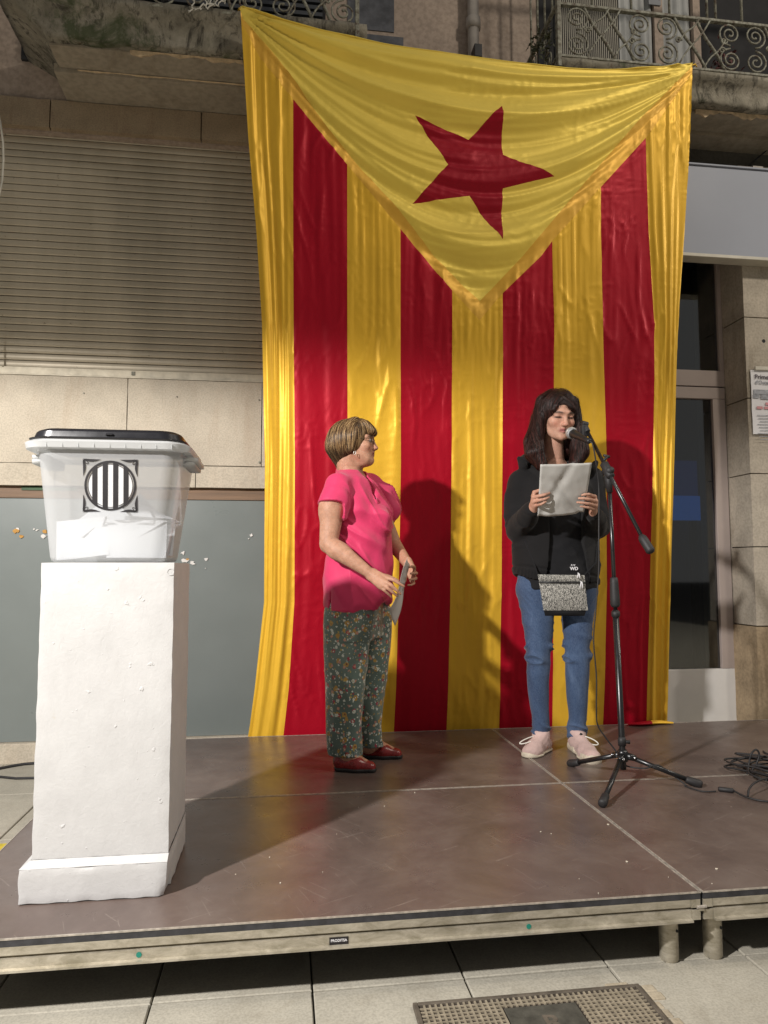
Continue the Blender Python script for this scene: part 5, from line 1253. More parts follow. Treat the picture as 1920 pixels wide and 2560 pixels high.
# hollow it and open the front
def inner(v):
    sl, x, y, z = v.sub((1.9, 1.28, .7), (2.46, 1.5, 1.5))
    xl = 2.178-.075-.02*np.clip((1.0-z)/.2, 0, 1)+.02*np.clip((z-1.25)/.1, 0, 1); xr = 2.178+.092+.035*np.clip((1.0-z)/.2, 0, 1)-.03*np.clip((z-1.25)/.1, 0, 1)
    d = np.maximum(np.maximum(xl-x, x-xr), y-1.47); A = v.F[sl]; v.F[sl] = np.maximum(A, -d).astype(np.float32)
inner(v)
v.cut(lambda x, y, z: (.842-.13*(x-1.96)+.012*np.sin(x*30))-z+0*y, (1.9, 1.2, .7), (2.47, 1.7, .87))
def hol(v):
    sl, x, y, z = v.sub((1.93, 1.30, .7), (2.43, 1.64, 1.0)); A = v.F[sl]; g = (z-.90)+0*x+0*y; v.F[sl] = np.maximum(A, np.minimum(-(A+.012), -g)).astype(np.float32)
hol(v)
def fold_hood(V, N):
    x, y, z = V.T; arm = smooth(np.abs(x-2.178), .17, .22)
    f = .006*ridged(x*5+y*4, z*8+x*3, y*5, 2.5)*arm+.004*noise(x*14, z*10, y*14)+.005*ridged((x+y)*6+z*14, z*3, 5, 3)*arm*smooth(-z, -1.2, -1.05)
    f += -.006*np.exp(-((z-(.885-.13*(x-1.96)))/.006)**2)+.0014*np.sin(x*520)*smooth(-(z+.13*(x-1.96)), -.885, -.87)
    return f
org('hoodie', v, M['hood'], pr_, 2, fold_hood); del v
# zip edge lines of the hoodie
for px0, px1 in (((1352, 1300), (1350, 1436)), ((1452, 1300), (1456, 1444))): pass
# jeans
jm, nt, b_ = cloth('faded_blue_denim', (0.050, 0.105, 0.235), .78, 420, .15, .35)
vv = world_coords(nt, (1, 1, .35)); fd = ramp(nt, noise_node(nt, vv, 9, 6, .7, .4), [(.35, (0.018, 0.036, 0.085)), (.55, (0.034, 0.064, 0.132)), (.75, (0.10, 0.15, 0.25))])
nt.links.new(mix(nt, ramp(nt, noise_node(nt, world_coords(nt, (1, 1, .3)), 380, 2), [(.35, (0,)*3), (.65, (.35,)*3)]), fd, (0.12, 0.17, 0.27)), b_.inputs['Base Color']); M['jeans'] = jm
v = Vol((1.92, 1.30, .04), (2.45, 1.66, .96), .0045)
v.loft([(.70, 2.178, 1.475, .165, .10), (.78, 2.178, 1.475, .192, .118), (.86, 2.178, 1.475, .188, .118), (.93, 2.178, 1.475, .17, .11)], (0, -1), .03)
for sd in (-1, 1):
    P_, r_ = rleg(sd); v.chain(P_, r_, .028); v.cut(lambda x, y, z, zz=P_[-1][2]-.012: zz-z+0*x+0*y, P_[-1]-np.array((.07, .09, .06)), P_[-1]+np.array((.07, .09, .06)))
def fold_jeans(V, N):
    x, y, z = V.T; kn = np.exp(-((z-.475)/.055)**2); ank = smooth(-z, -.17, -.08); fr_ = smooth(-(y-1.47), -.06, .02)
    f = kn*(.020*ridged(z*19+x*6, x*6+2, y*5, 3.4)-.003)+ank*(.018*ridged(z*22+x*7, x*7, y*6, 3)-.003)+.0022*noise(x*16, y*16, z*13)
    f += .004*ridged(z*20-np.abs(x-2.178)*26, x*8, 3, 3)*np.exp(-((z-.72)/.07)**2)+.0035*ridged(z*16+x*12, x*7+z*4, 8, 3)*smooth(z, .5, .56)*smooth(-z, -.68, -.6)
    return f
org('jeans', v, M['jeans'], pr_, 2, fold_jeans); del v
# the sheet of paper
pc = [np.array(at(1351, 1161, 1.035)), np.array(at(1480, 1157, 1.035)), np.array(at(1460, 1281, 1.195)), np.array(at(1344, 1292, 1.195))]
def sheet(c4, nu_, nv_, bend, th=.0006):
    b = MB(); V = []
    nrm = np.cross(c4[1]-c4[0], c4[3]-c4[0]); nrm /= np.linalg.norm(nrm)
    for j in range(nv_+1):
        for i in range(nu_+1):
            s_, t_ = i/nu_, j/nv_; p = (c4[0]*(1-s_)+c4[1]*s_)*(1-t_)+(c4[3]*(1-s_)+c4[2]*s_)*t_; V.append(p+nrm*bend(s_, t_))
    n0 = len(V); V += [p+nrm*th for p in V]; F_ = []; w1 = nu_+1
    for j in range(nv_):
        for i in range(nu_): a = j*w1+i; F_ += [(a, a+1, a+w1+1, a+w1), (n0+a, n0+a+w1, n0+a+w1+1, n0+a+1)]
    ed = [i for i in range(w1)]+[j*w1+nu_ for j in range(1, nv_+1)]+[nv_*w1+i for i in range(nu_-1, -1, -1)]+[j*w1 for j in range(nv_-1, 0, -1)]
    for i in range(len(ed)): a, c = ed[i], ed[(i+1) % len(ed)]; F_.append((a, n0+a, n0+c, c))
    return b.add(V, F_)
def bendR(s_, t_):
    cr_ = .009*max(0, 1-abs((s_+.55*t_)-.62)/.13)+.009*max(0, 1-abs((s_-.9*t_)-.02)/.10)*min(1, max(0, (t_-.2)*4))
    return cr_-.010*math.sin(PI*s_)*(.4+t_*.5)+.003*float(noise(s_*4, t_*4, 2))+.0015*float(noise(s_*13, t_*12, 7))
def sheet_mat():
    mt, nt, b = new_mat('thin_paper'); b.inputs['Roughness'].default_value = .75; v_ = world_coords(nt)
    nt.links.new(ramp(nt, noise_node(nt, v_, 14, 4), [(.3, (.60, .59, .56)), (.7, (.66, .65, .62))]), b.inputs['Base Color'])
    tl = nt.nodes.new('ShaderNodeBsdfTranslucent'); tl.inputs[0].default_value = (.6, .58, .54, 1); m1 = nt.nodes.new('ShaderNodeMixShader'); m1.inputs[0].default_value = .2
    nt.links.new(b.outputs[0], m1.inputs[1]); nt.links.new(tl.outputs[0], m1.inputs[2]); nt.links.new(m1.outputs[0], nt.nodes['Material Output'].inputs[0]); bump(nt, b, noise_node(nt, v_, 30, 3), .15, .002); return mt
M['sheet'] = sheet_mat()
tag(sheet(pc, 22, 20, bendR).build('paper_sheet', M['sheet'], None, True), 'creased sheet of paper held in both hands by the woman in black', 'paper')
# hair
v = Vol((1.93, 1.28, 1.26), (2.43, 1.62, 1.80), .0045)
E_ = lambda x, y, z, r, k=.01, op='u': v.ell(HR(x, y, z), r, HR.B(), k, op)
E_(0, -.020, .034, (.083, .104, .093)); E_(0, -.055, -.02, (.080, .078, .10), .03)
v.rc(HR(0, -.095, -.03), HR(0, -.10, -.20), .072, .080, .03)
for q in (-.066, .070): v.rc(HR(q, -.05, -.03), HR(q*1.15, -.05, -.17), .036, .044, .02)
v.chain([A_(1357, 1004, 1.43), A_(1348, 1040, 1.42), A_(1341, 1075, 1.41), A_(1334, 1105, 1.40), A_(1336, 1132, 1.375), A_(1352, 1160, 1.36)], [.026, .026, .033, .042, .040, .024], .02)
v.chain([A_(1432, 1006, 1.43), A_(1438, 1040, 1.42), A_(1440, 1075, 1.41), A_(1447, 1105, 1.40), A_(1450, 1130, 1.385), A_(1438, 1158, 1.365)], [.026, .024, .030, .038, .038, .024], .02)
E_(0, .095, -.040, (.0575, .075, .088), .012, 's'); E_(.014, .105, .022, (.040, .05, .036), .010, 's')
for i, (x0, z0, x1, z1) in enumerate(((.012, .085, -.020, .052), (.008, .082, -.034, .045), (.004, .082, -.046, .034), (.016, .085, .044, .050), (.018, .083, .054, .030))): v.rc(HR(x0, .055, z0), HR(x1, .083 if abs(x1) < .04 else .066, z1), .014, .007, .008)
hcol = lambda V: np.tile((0.014, 0.007, 0.0055), (len(V), 1))
HRv = v
ho = org('hair', v, M['hair'], pr_, 1, lambda V, N: .002*noise(V[:, 0]*40, V[:, 1]*40, V[:, 2]*9)-.001, hcol)
def flowR(P):
    x, y, z = HR.loc(P); top = smooth(z, .03, .10)[:, None]; out = np.sign(x-.012)[:, None]*HR.s[None]*1.2+HR.f[None]*(np.where(y > .0, .25, -.6))[:, None]
    wob = np.stack([.30*noise(P[:, 0]*20, P[:, 2]*9, 4), .2*noise(P[:, 1]*20, P[:, 2]*9, 7), 0*z], 1)
    return np.array((0, 0, -1.0))[None]*(1-top*.5)+out*top+wob
RH = [(0.018, 0.009, 0.007), (0.034, 0.013, 0.010), (0.060, 0.018, 0.014), (0.008, 0.005, 0.004)]
strands(HRv, HR, 8000, .19, M['hair'], ho, 3, RH, None, flowR, .0005, .010)
strands(HRv, HR, 500, .15, M['hair'], ho, 13, RH, None, flowR, .0003, .024, 'loose_hair', .5)
# shoes
M['pink'] = cloth('dusty_pink_mesh', (0.50, 0.36, 0.33), .8, 350, .1, .5, .22)[0]; M['solec'] = plain('cream_rubber_sole', (0.52, 0.46, 0.36), .7, var=.2, scale=60); M['lace'] = plain('white_lace', (.7, .68, .62), .8)
def sneaker(ankle, toe, nm_lbl, seed):
    ankle = np.array(ankle); toe = np.array(toe); d = toe-ankle; d[2] = 0; L_ = np.linalg.norm(d); d /= L_; s_ = np.array((d[1], -d[0], 0))
    heel = np.array((ankle[0], ankle[1], 0))-d*.045; T = np.array((toe[0], toe[1], 0))
    v = Vol(np.minimum(heel, T)-.09, np.maximum(heel, T)+np.array((.09, .09, .16)), .0032)
    m_ = heel+(T-heel)*.62
    v.rc(heel+np.array((0, 0, .032)), m_+np.array((0, 0, .030)), .030, .034, .02); v.rc(m_+s_*.010+np.array((0, 0, .026)), T-d*.035+s_*.006+np.array((0, 0, .022)), .034, .031, .02); v.rc(m_-s_*.010+np.array((0, 0, .026)), T-d*.048-s_*.012+np.array((0, 0, .022)), .032, .027, .02)
    v.rc(np.array((ankle[0], ankle[1], .05)), np.array((ankle[0], ankle[1], .088)), .036, .041, .02); v.rc(np.array((ankle[0], ankle[1], .07))+d*.01, m_+np.array((0, 0, .045)), .034, .022, .02)
    v.cut(lambda x, y, z: .0075-z+0*x+0*y, heel-.2, T+.2); v.ell((ankle[0], ankle[1], .115), (.030, .030, .03), None, .004, 's')
    o = org('shoe', v, M['pink'], pr_, 1, lambda V, N: .0012*noise(V[:, 0]*60, V[:, 1]*60, V[:, 2]*60)); 
    v2 = Vol(np.minimum(heel, T)-.09, np.maximum(heel, T)+np.array((.09, .09, .06)), .0032)
    v2.rc(heel+np.array((0, 0, .014)), m_+np.array((0, 0, .014)), .033, .037, .02); v2.rc(m_+s_*.010+np.array((0, 0, .014)), T-d*.035+s_*.006+np.array((0, 0, .014)), .037, .0355, .02); v2.rc(m_-s_*.010+np.array((0, 0, .014)), T-d*.048-s_*.012+np.array((0, 0, .014)), .035, .031, .02)
    v2.cut(lambda x, y, z: .001-z+0*x+0*y, heel-.2, T+.2)
    v2.cut(lambda x, y, z: z-(.0115+.020*np.clip(((x-m_[0])*d[0]+(y-m_[1])*d[1]-.035)/.05, 0, 1)), heel-.2, T+.2)
    org('sole', v2, M['solec'], o, 1)
    top = lambda a, w_: heel+(T-heel)*a+s_*w_+np.array((0, 0, .072-.055*max(0, a-.35)*1.6))
    b = MB(); z_ = lambda p, e=.0: np.array((p[0], p[1], p[2]+e))
    for k in range(4):
        a = .40+.09*k; b.tube([z_(top(a, -.020)), z_(top(a+.03, 0), .005), z_(top(a+.05, .020))], .0022, 6); b.tube([z_(top(a, .020)), z_(top(a+.03, 0), .006), z_(top(a+.05, -.020))], .0022, 6)
    kn_ = z_(top(.36, .0), .012)
    sgn = 1 if seed else -1
    lp = [kn_+d*.055*(1-math.cos(t))*.75+np.array((sgn*.028*math.sin(t)+sgn*.022*(1-math.cos(t)), 0, -.012*(1-math.cos(t)))) for t in np.linspace(0, 2*PI, 17)]
    b.tube(lp, .0028, 7); b.build('lace', M['lace'], o, True)
    MB().tube([kn_-np.array((.004, 0, 0)), kn_+np.array((0, -.004, .012))], .006, 10).build('toggle', M['black'], o, True)
a1, a2 = rleg(-1)[0][-1], rleg(1)[0][-1]
sneaker(a1, atz(1316, 1896, .0), '', 0); sneaker(a2, atz(1490, 1912, .0), '', 1)
# small cross-body pouch
pm, nt, b_ = cloth('black_white_fleck_print', (0.1, 0.1, 0.1), .7)
vo = nt.nodes.new('ShaderNodeTexVoronoi'); vo.inputs['Scale'].default_value = 150; nt.links.new(world_coords(nt, (1.7, 1, .8)), vo.inputs['Vector'])
nt.links.new(ramp(nt, noise_node(nt, world_coords(nt, (1.6, 1, .8)), 190, 3, .6, 1.5), [(.47, (.02, .02, .02)), (.53, (.42, .41, .37)), (.62, (.5, .48, .44))]), b_.inputs['Base Color']); M['pouch'] = pm
pq = [A_(1344, 1436, 1.325), A_(1461, 1438, 1.325), A_(1470, 1526, 1.315), A_(1359, 1526, 1.315)]
po = empty('pouch', tuple(sum(pq)/4)); tag(po, 'small black and white speckled zip pouch worn by the woman in black', 'pouch')
def padd(q, name, mat, z0, z1, y_off, th, par):
    L = lambda a, b, t: a*(1-t)+b*t
    c4 = [L(q[0], q[3], z0), L(q[1], q[2], z0), L(q[1], q[2], z1), L(q[0], q[3], z1)]; b = MB(); V = []; nu_, nv_ = 14, 10
    for face in (0, 1):
        for j in range(nv_+1):
            for i in range(nu_+1):
                s_, t_ = i/nu_, j/nv_; p = (c4[0]*(1-s_)+c4[1]*s_)*(1-t_)+(c4[3]*(1-s_)+c4[2]*s_)*t_; pf_ = (math.sin(PI*s_)*math.sin(PI*t_))**.5*th
                V.append(p+np.array((0, y_off-(pf_ if face == 0 else -pf_)+.002*float(noise(s_*5, t_*4, z0*9)), 0)))
    w1 = nu_+1; n0 = w1*(nv_+1); F_ = []
    for j in range(nv_):
        for i in range(nu_): a = j*w1+i; F_ += [(a+w1, a+w1+1, a+1, a), (n0+a, n0+a+1, n0+a+w1+1, n0+a+w1)]
    return b.add(V, F_).build(name, mat, par, True)
padd(pq, 'front_panel', M['pouch'], .23, 1.0, 0, .012, po); padd(pq, 'flap_panel', M['pouch'], .0, .205, -.002, .009, po)
zb = MB(); zb.tube([pq[0]*.785+pq[3]*.215+np.array((0, -.006, 0)), pq[1]*.785+pq[2]*.215+np.array((0, -.006, 0))], .0035, 6); zb.build('zip', M['black'], po, True)
bq = [pq[3]+np.array((.002, .004, .006)), pq[2]+np.array((-.002, .004, .006)), pq[2]+np.array((-.012, .01, -.026)), pq[3]+np.array((.012, .01, -.026))]; padd(bq, 'bottom_panel', M['tee'], 0, 1, .004, .012, po)
for px, py, py2 in ((1445, 1432, 1445), (1452, 1453, 1470)):
    MB().tube([A_(px, py, 1.303), A_(px+1, py+3, 1.30), A_(px-2, py2, 1.297)], .0026, 7).tube([A_(px+3, py+2, 1.30), A_(px+5, py2+1, 1.297)], .0022, 7).build('zip_pull', M['chrome'] if 'chrome' in M else M['paper'], po, True)
MB().tube([pq[0], np.array((2.03, 1.37, .90)), np.array((2.0, 1.40, 1.0))], .004, 7).build('strap', M['tee'], po, True); MB().tube([pq[1], np.array((2.335, 1.36, .90)), np.array((2.36, 1.40, 1.0))], .004, 7).build('strap', M['tee'], po, True)

# ================================================================== the listening woman
pl_ = empty('person', (1.2, 1.38, 0)); tag(pl_, 'woman in a pink blouse and flowered trousers with a bob haircut, listening in profile', 'person')
HL = Head(at(887, 1106, 1.37), (1, -.22, .03), (0.0, 0.0, 1), 0.91)
f2 = nv((.93, -.37, 0)); s2 = np.array((f2[1], -f2[0], 0))          # s2 points to her right (the camera side)
Tc = lambda px, py, Y=1.39: np.array(at(px, py, Y))
def row(py, c, dep, wid, Y=1.39): p = Tc(c, py, Y); return (p[2], p[0], p[1], wid, dep)
nS, fS = Tc(846, 1213, 1.255), Tc(925, 1210, 1.52)
nE, fE = Tc(821, 1358, 1.20), Tc(985, 1362, 1.50)
nW, fW = Tc(930, 1437, 1.125), Tc(1020, 1410, 1.30)
Rw = [row(1520, 892, .145, .175), row(1450, 894, .145, .172), row(1400, 898, .148, .168), row(1340, 898, .146, .160), (row(1300, 894, .143, .155)), row(1250, 888, .128, .165), row(1205, 880, .09, .15), row(1180, 880, .055, .08)]
v = Vol((.94, 1.02, .02), (1.54, 1.68, 1.58), .0036)
v.loft([(a, b, c, d-.035, e-.03) for a, b, c, d, e in Rw], tuple(f2[:2]), .03)
v.loft([row(1600, 885, .09, .13), row(1520, 888, .11, .15), row(1440, 890, .11, .14)], tuple(f2[:2]), .03)
v.rc(Tc(880, 1206, 1.40), HL(0, -.040, -.075), .058, .052, .03); v.chain([nS, Tc(880, 1205, 1.40), fS], [.040, .052, .04], .03)
v.chain([nS, Tc(829, 1290, 1.225), nE, Tc(868, 1392, 1.16), nW], [.046, .050, .039, .036, .021], .015); v.ell(Tc(846, 1378, 1.18), (.047, .037, .036), None, .02); v.ell(Tc(815, 1368, 1.205), (.020, .022, .020), None, .015); v.ell(Tc(826, 1272, 1.225), (.052, .052, .07), None, .02); v.chain([fS, fE, fW], [.042, .036, .022], .02)
LN = [(1535, 873, .098), (1616, 866, .085), (1721, 862, .072), (1826, 858, .056), (1884, 863, .05)]; LF = [(1535, 928, .098), (1616, 925, .085), (1721, 916, .072), (1813, 914, .057), (1862, 921, .05)]
YN, YF_ = 1.325, 1.47
pn = [Tc(x_, y_, YN) for y_, x_, r_ in LN]; pfr = [Tc(x_, y_, YF_) for y_, x_, r_ in LF]
for P_, LL in ((pn, LN), (pfr, LF)): v.chain(P_, [r_*.72 for _, _, r_ in LL], .02)
# feet inside the flat shoes
hN, tN = np.array(atz(842, 1925, 0)), np.array(atz(940, 1930, 0)); hF, tF = np.array(atz(912, 1893, 0)), np.array(atz(1005, 1896, 0))
for P_, h_, t_ in ((pn, hN, tN), (pfr, hF, tF)): v.rc(P_[-1], h_+(t_-h_)*.22+np.array((0, 0, .075)), .036, .034, .02); v.rc(h_+(t_-h_)*.25+np.array((0, 0, .06)), h_+(t_-h_)*.72+np.array((0, 0, .028)), .030, .024, .02)
head_prims(v, HL)
E_ = lambda x, y, z, r, k=.01, op='u': v.ell(HL(x, y, z), r, HL.B(), k, op)
E_(0, .030, -.108, (.026, .034, .014), .03)                                  # soft under the chin
hand(v, nW, [Tc(971, 1446, 1.085), Tc(966, 1456, 1.07), Tc(959, 1463, 1.075), Tc(951, 1468, 1.085)],
     [[Tc(984, 1450, 1.07), Tc(998, 1459, 1.068), Tc(1010, 1466, 1.072)], [Tc(978, 1463, 1.055), Tc(991, 1475, 1.058), Tc(1001, 1485, 1.068)], [Tc(970, 1471, 1.06), Tc(982, 1481, 1.063), Tc(993, 1490, 1.073)], [Tc(961, 1476, 1.07), Tc(970, 1484, 1.073), Tc(979, 1493, 1.08)]],
     [Tc(950, 1440, 1.14), Tc(965, 1440, 1.15), Tc(982, 1446, 1.155), Tc(995, 1453, 1.15)], r=.0088)
hand(v, fW, [Tc(1034, 1420, 1.27), Tc(1036, 1432, 1.26), Tc(1035, 1444, 1.26), Tc(1031, 1454, 1.265)],
     [[Tc(1036, 1418, 1.24), Tc(1030, 1416, 1.215), Tc(1023, 1418, 1.20)], [Tc(1041, 1433, 1.23), Tc(1034, 1433, 1.20), Tc(1027, 1434, 1.19)], [Tc(1040, 1446, 1.23), Tc(1033, 1448, 1.20), Tc(1025, 1449, 1.19)], [Tc(1035, 1458, 1.235), Tc(1028, 1462, 1.21), Tc(1020, 1463, 1.20)]],
     [Tc(1022, 1418, 1.30), Tc(1018, 1430, 1.29), Tc(1014, 1442, 1.275), Tc(1012, 1452, 1.262)])
org('body', v, M['skin'], pl_, 1, None, skin_color(HL, (0.46, 0.25, 0.165), (0.32, 0.11, 0.095), 1.0, (0.12, 0.075, 0.045))); del v
# eye of the profile face
M['eyew'] = plain('eye_white', (.22, .19, .17), .6, var=.05); M['iris'] = plain('dark_iris', (.03, .018, .012), .4)
for q in (-1, 1):
    e_ = MB(); c_ = HL(q*.031, .0725, .0005); e_.lathe([(.0002, -.0140), (.007, -.0125), (.0122, -.007), (.014, 0), (.0122, .007), (.007, .0125), (.0002, .0140)], c_, 16, HL.f); e_ = e_.build('eye', M['eyew'], pl_, True)
    MB().lathe([(.0062, -.0008), (.0062, .0), (.003, .0018), (.0003, .002)], c_+HL.f*.0130*HL.S/.885, 14, HL.f).build('iris', M['iris'], e_, True)
# blouse
M['blouse'] = cloth('fuchsia_crepe', (0.58, 0.032, 0.115), .62, 420, .15, .15, .05, .35, 34)[0]
v = Vol((.94, 1.08, .64), (1.50, 1.66, 1.40), .0046)
v.loft(Rw, tuple(f2[:2]), .02); bust = Tc(958, 1296, 1.30); v.ell(bust-f2*.012, (.054, .056, .056), None, .05); v.ell(Tc(952, 1290, 1.42), (.050, .055, .055), None, .05)
v.chain([nS, Tc(880, 1203, 1.40), fS], [.050, .060, .050], .03); v.rc(Tc(866, 1180, 1.41), Tc(880, 1190, 1.41), .050, .055, .02)
v.chain([nS+np.array((0, 0, .0)), Tc(838, 1238, 1.235), Tc(829, 1274, 1.215)], [.054, .060, .070], .02); v.chain([fS, Tc(958, 1240, 1.53), Tc(972, 1275, 1.53)], [.050, .054, .060], .02)
# neckline cut with a V at the front, hollow sleeves and hem
v.rc(HL(0, -.045, -.06), Tc(884, 1186, 1.405), .060, .058, .008, 's'); v.chain([Tc(895, 1192, 1.37), Tc(921, 1215, 1.33), Tc(940, 1262, 1.285)], [.046, .030, .006], .006, 's')
sd_ = nv(Tc(829, 1274, 1.215)-nS)
cutp = Tc(830, 1262, 1.22)
def sleeve_cut(c_, dr, lo, hi):
    sl, x, y, z = v.sub(lo, hi); A = v.F[sl]; g = (x-c_[0])*dr[0]+(y-c_[1])*dr[1]+(z-c_[2])*dr[2]; v.F[sl] = np.maximum(A, g).astype(np.float32)
    A = v.F[sl]; v.F[sl] = np.maximum(A, np.minimum(-(A+.010), -(-.035-g))).astype(np.float32)
sleeve_cut(cutp, nv((-.12, -.25, -1)), cutp-np.array((.10, .13, .10)), cutp+np.array((.045, .03, .03)))
v.cut(lambda x, y, z: (.716-.03*np.sin((x-1.03)*9)+.035*np.exp(-((x-1.30)/.035)**2)+.010*np.sin(x*31+y*17))-z, (.9, 1.1, .6), (1.5, 1.7, .80))
def hem(v):
    sl, x, y, z = v.sub((.95, 1.1, .62), (1.5, 1.66, .86)); A = v.F[sl]; v.F[sl] = np.maximum(A, np.minimum(-(A+.011), -(z-.78)+0*x+0*y)).astype(np.float32)
hem(v)
sl, x, y, z = v.sub((1.02, 1.1, .66), (1.12, 1.32, .80)); sx_ = Tc(832, 1500, 1.24)[0]; v.F[sl] = np.maximum(v.F[sl], (np.where((z < .775), 1, -1)*.003-np.abs(x-sx_-(.775-z)*-.06)*1.0+np.where(z < .775, .0+(.775-z)*.04, -.05)+0*y)).astype(np.float32)
yk0, yk1 = Tc(866, 1195, 1.30), Tc(915, 1240, 1.27)
def fold_bl(V, N):
    x, y, z = V.T; sdp = (x-1.19)*s2[0]+(y-1.39)*s2[1]; fr_ = (x-1.19)*f2[0]+(y-1.39)*f2[1]
    f = .006*noise(x*9, y*9, z*5)+.003*noise(x*24, y*20, z*14)
    g = smooth(z, 1.06, 1.14)*smooth(-z, -1.30, -1.25)*smooth(fr_, -.02, .05); f += g*(.020*ridged(sdp*15+fr_*7-z*6, z*1.3, 2, 2.4)-.005)
    w_ = np.exp(-((z-1.0)/.09)**2)*smooth(sdp, .0, .08); f += w_*(.020*ridged(z*9+fr_*8, fr_*4+z*2, 5, 2.8)-.003)
    f += .010*ridged(x*9+z*2+y*2, z*2.0, 11, 2.0)*smooth(-z, -1.0, -.8)+.009*ridged(z*8+fr_*14, fr_*3, 4, 3)*smooth(fr_, .02, .10)
    return f
org('blouse', v, M['blouse'], pl_, 3, fold_bl); del v
bt = MB(); 
for k, (px, py) in enumerate(((962, 1292), (966, 1308), (969, 1325))): p = Tc(px, py, 1.243); bt.tube([p, p+np.array((.0, -.004, 0))], .0035, 8)
# flowered trousers
def floral():
    mt, nt, b = new_mat('small_flower_print'); vec = world_coords(nt, (1.15, .9, 1)); base = ramp(nt, noise_node(nt, world_coords(nt), 6, 3), [(.3, (.085, .130, .112)), (.7, (.125, .185, .16))]); c = base
    warp = nt.nodes.new('ShaderNodeTexNoise'); warp.inputs['Scale'].default_value = 90; warp.inputs['Detail'].default_value = 1; nt.links.new(vec, warp.inputs['Vector'])
    vm = nt.nodes.new('ShaderNodeVectorMath'); vm.operation = 'SCALE'; vm.inputs['Scale'].default_value = .013; nt.links.new(warp.outputs['Color'], vm.inputs[0])
    va = nt.nodes.new('ShaderNodeVectorMath'); va.operation = 'ADD'; nt.links.new(vec, va.inputs[0]); nt.links.new(vm.outputs[0], va.inputs[1])
    def layer(c, scale, off, r0, r1, col, centre=None, keep=.45):
        mp = nt.nodes.new('ShaderNodeMapping'); mp.inputs['Location'].default_value = off; nt.links.new(va.outputs[0], mp.inputs[0])
        vo = nt.nodes.new('ShaderNodeTexVoronoi'); vo.inputs['Scale'].default_value = scale; vo.inputs['Randomness'].default_value = .9; nt.links.new(mp.outputs[0], vo.inputs['Vector'])
        disc = ramp(nt, vo.outputs['Distance'], [(r0, (1,)*3), (r1, (0,)*3)])
        sx = nt.nodes.new('ShaderNodeSeparateColor'); nt.links.new(vo.outputs['Color'], sx.inputs[0]); gate = math_node(nt, 'GREATER_THAN', sx.outputs[0], 1-keep)
        f = math_node(nt, 'MULTIPLY', disc, gate); c = mix(nt, f, c, col)
        if centre: c = mix(nt, math_node(nt, 'MULTIPLY', ramp(nt, vo.outputs['Distance'], [(r0*.35, (1,)*3), (r0*.5, (0,)*3)]), gate), c, centre)
        return c
    c = layer(c, 24, (0, 0, 0), .26, .31, (.42, .25, .05), (.16, .03, .02), .68)
    c = layer(c, 30, (3.1, 1.7, .4), .25, .30, (.32, .03, .06), (.5, .3, .1), .62)
    c = layer(c, 34, (7.3, 4.1, 2.2), .22, .27, (.50, .24, .18), (.6, .5, .2), .5)
    c = layer(c, 75, (1.3, 9.1, 5.2), .24, .30, (.60, .66, .60), None, .6)
    c = layer(c, 62, (4.3, 2.1, 8.2), .22, .28, (.45, .33, .08), None, .45)
    c = layer(c, 36, (2.3, 6.1, 1.2), .24, .30, (.60, .64, .58), (.30, .30, .12), .6)
    nt.links.new(c, b.inputs['Base Color']); b.inputs['Roughness'].default_value = .42; b.inputs['Sheen Weight'].default_value = .3; b.inputs['Specular IOR Level'].default_value = .5
    bump(nt, b, noise_node(nt, world_coords(nt, (1, 1, .5)), 30, 4), .2, .005); return mt
M['floral'] = floral()
v = Vol((.98, 1.16, .05), (1.45, 1.66, .80), .0046)
v.loft([row(1590, 890, .115, .145), row(1520, 889, .125, .155), row(1480, 889, .12, .15)], tuple(f2[:2]), .03)
for P_, LL, zc_ in ((pn, LN, 0), (pfr, LF, 0)):
    rr = [.100, .092, .080, .068, .066] if P_ is pn else [.088, .084, .076, .062, .058]
    for q in (-.022, .022): v.chain([p+f2*q for p in P_], [r_-.012 for r_ in rr], .03)
    zz = P_[-1][2]; v.cut(lambda x, y, z, zz=zz, cx=P_[-1][0]: zz-.004-.05*(x-cx)-z+0*y, P_[-1]-np.array((.1, .1, .1)), P_[-1]+np.array((.1, .1, .06)))
    sl, x, y, z = v.sub(P_[-1]-np.array((.09, .075, .02)), P_[-1]+np.array((.09, .075, .09))); A = v.F[sl]; v.F[sl] = np.maximum(A, np.minimum(-(A+.005), -(z-zz-.03)+0*x+0*y)).astype(np.float32)
def fold_tr(V, N): x, y, z = V.T; return .004*noise(x*12, y*12, z*4)+.004*ridged(x*11+z*1.5, y*9, z*1.8, 2.5)-.001+.003*ridged(z*9+x*8, x*5, 3, 3)*np.exp(-((z-.38)/.12)**2)
org('trousers', v, M['floral'], pl_, 2, fold_tr); del v
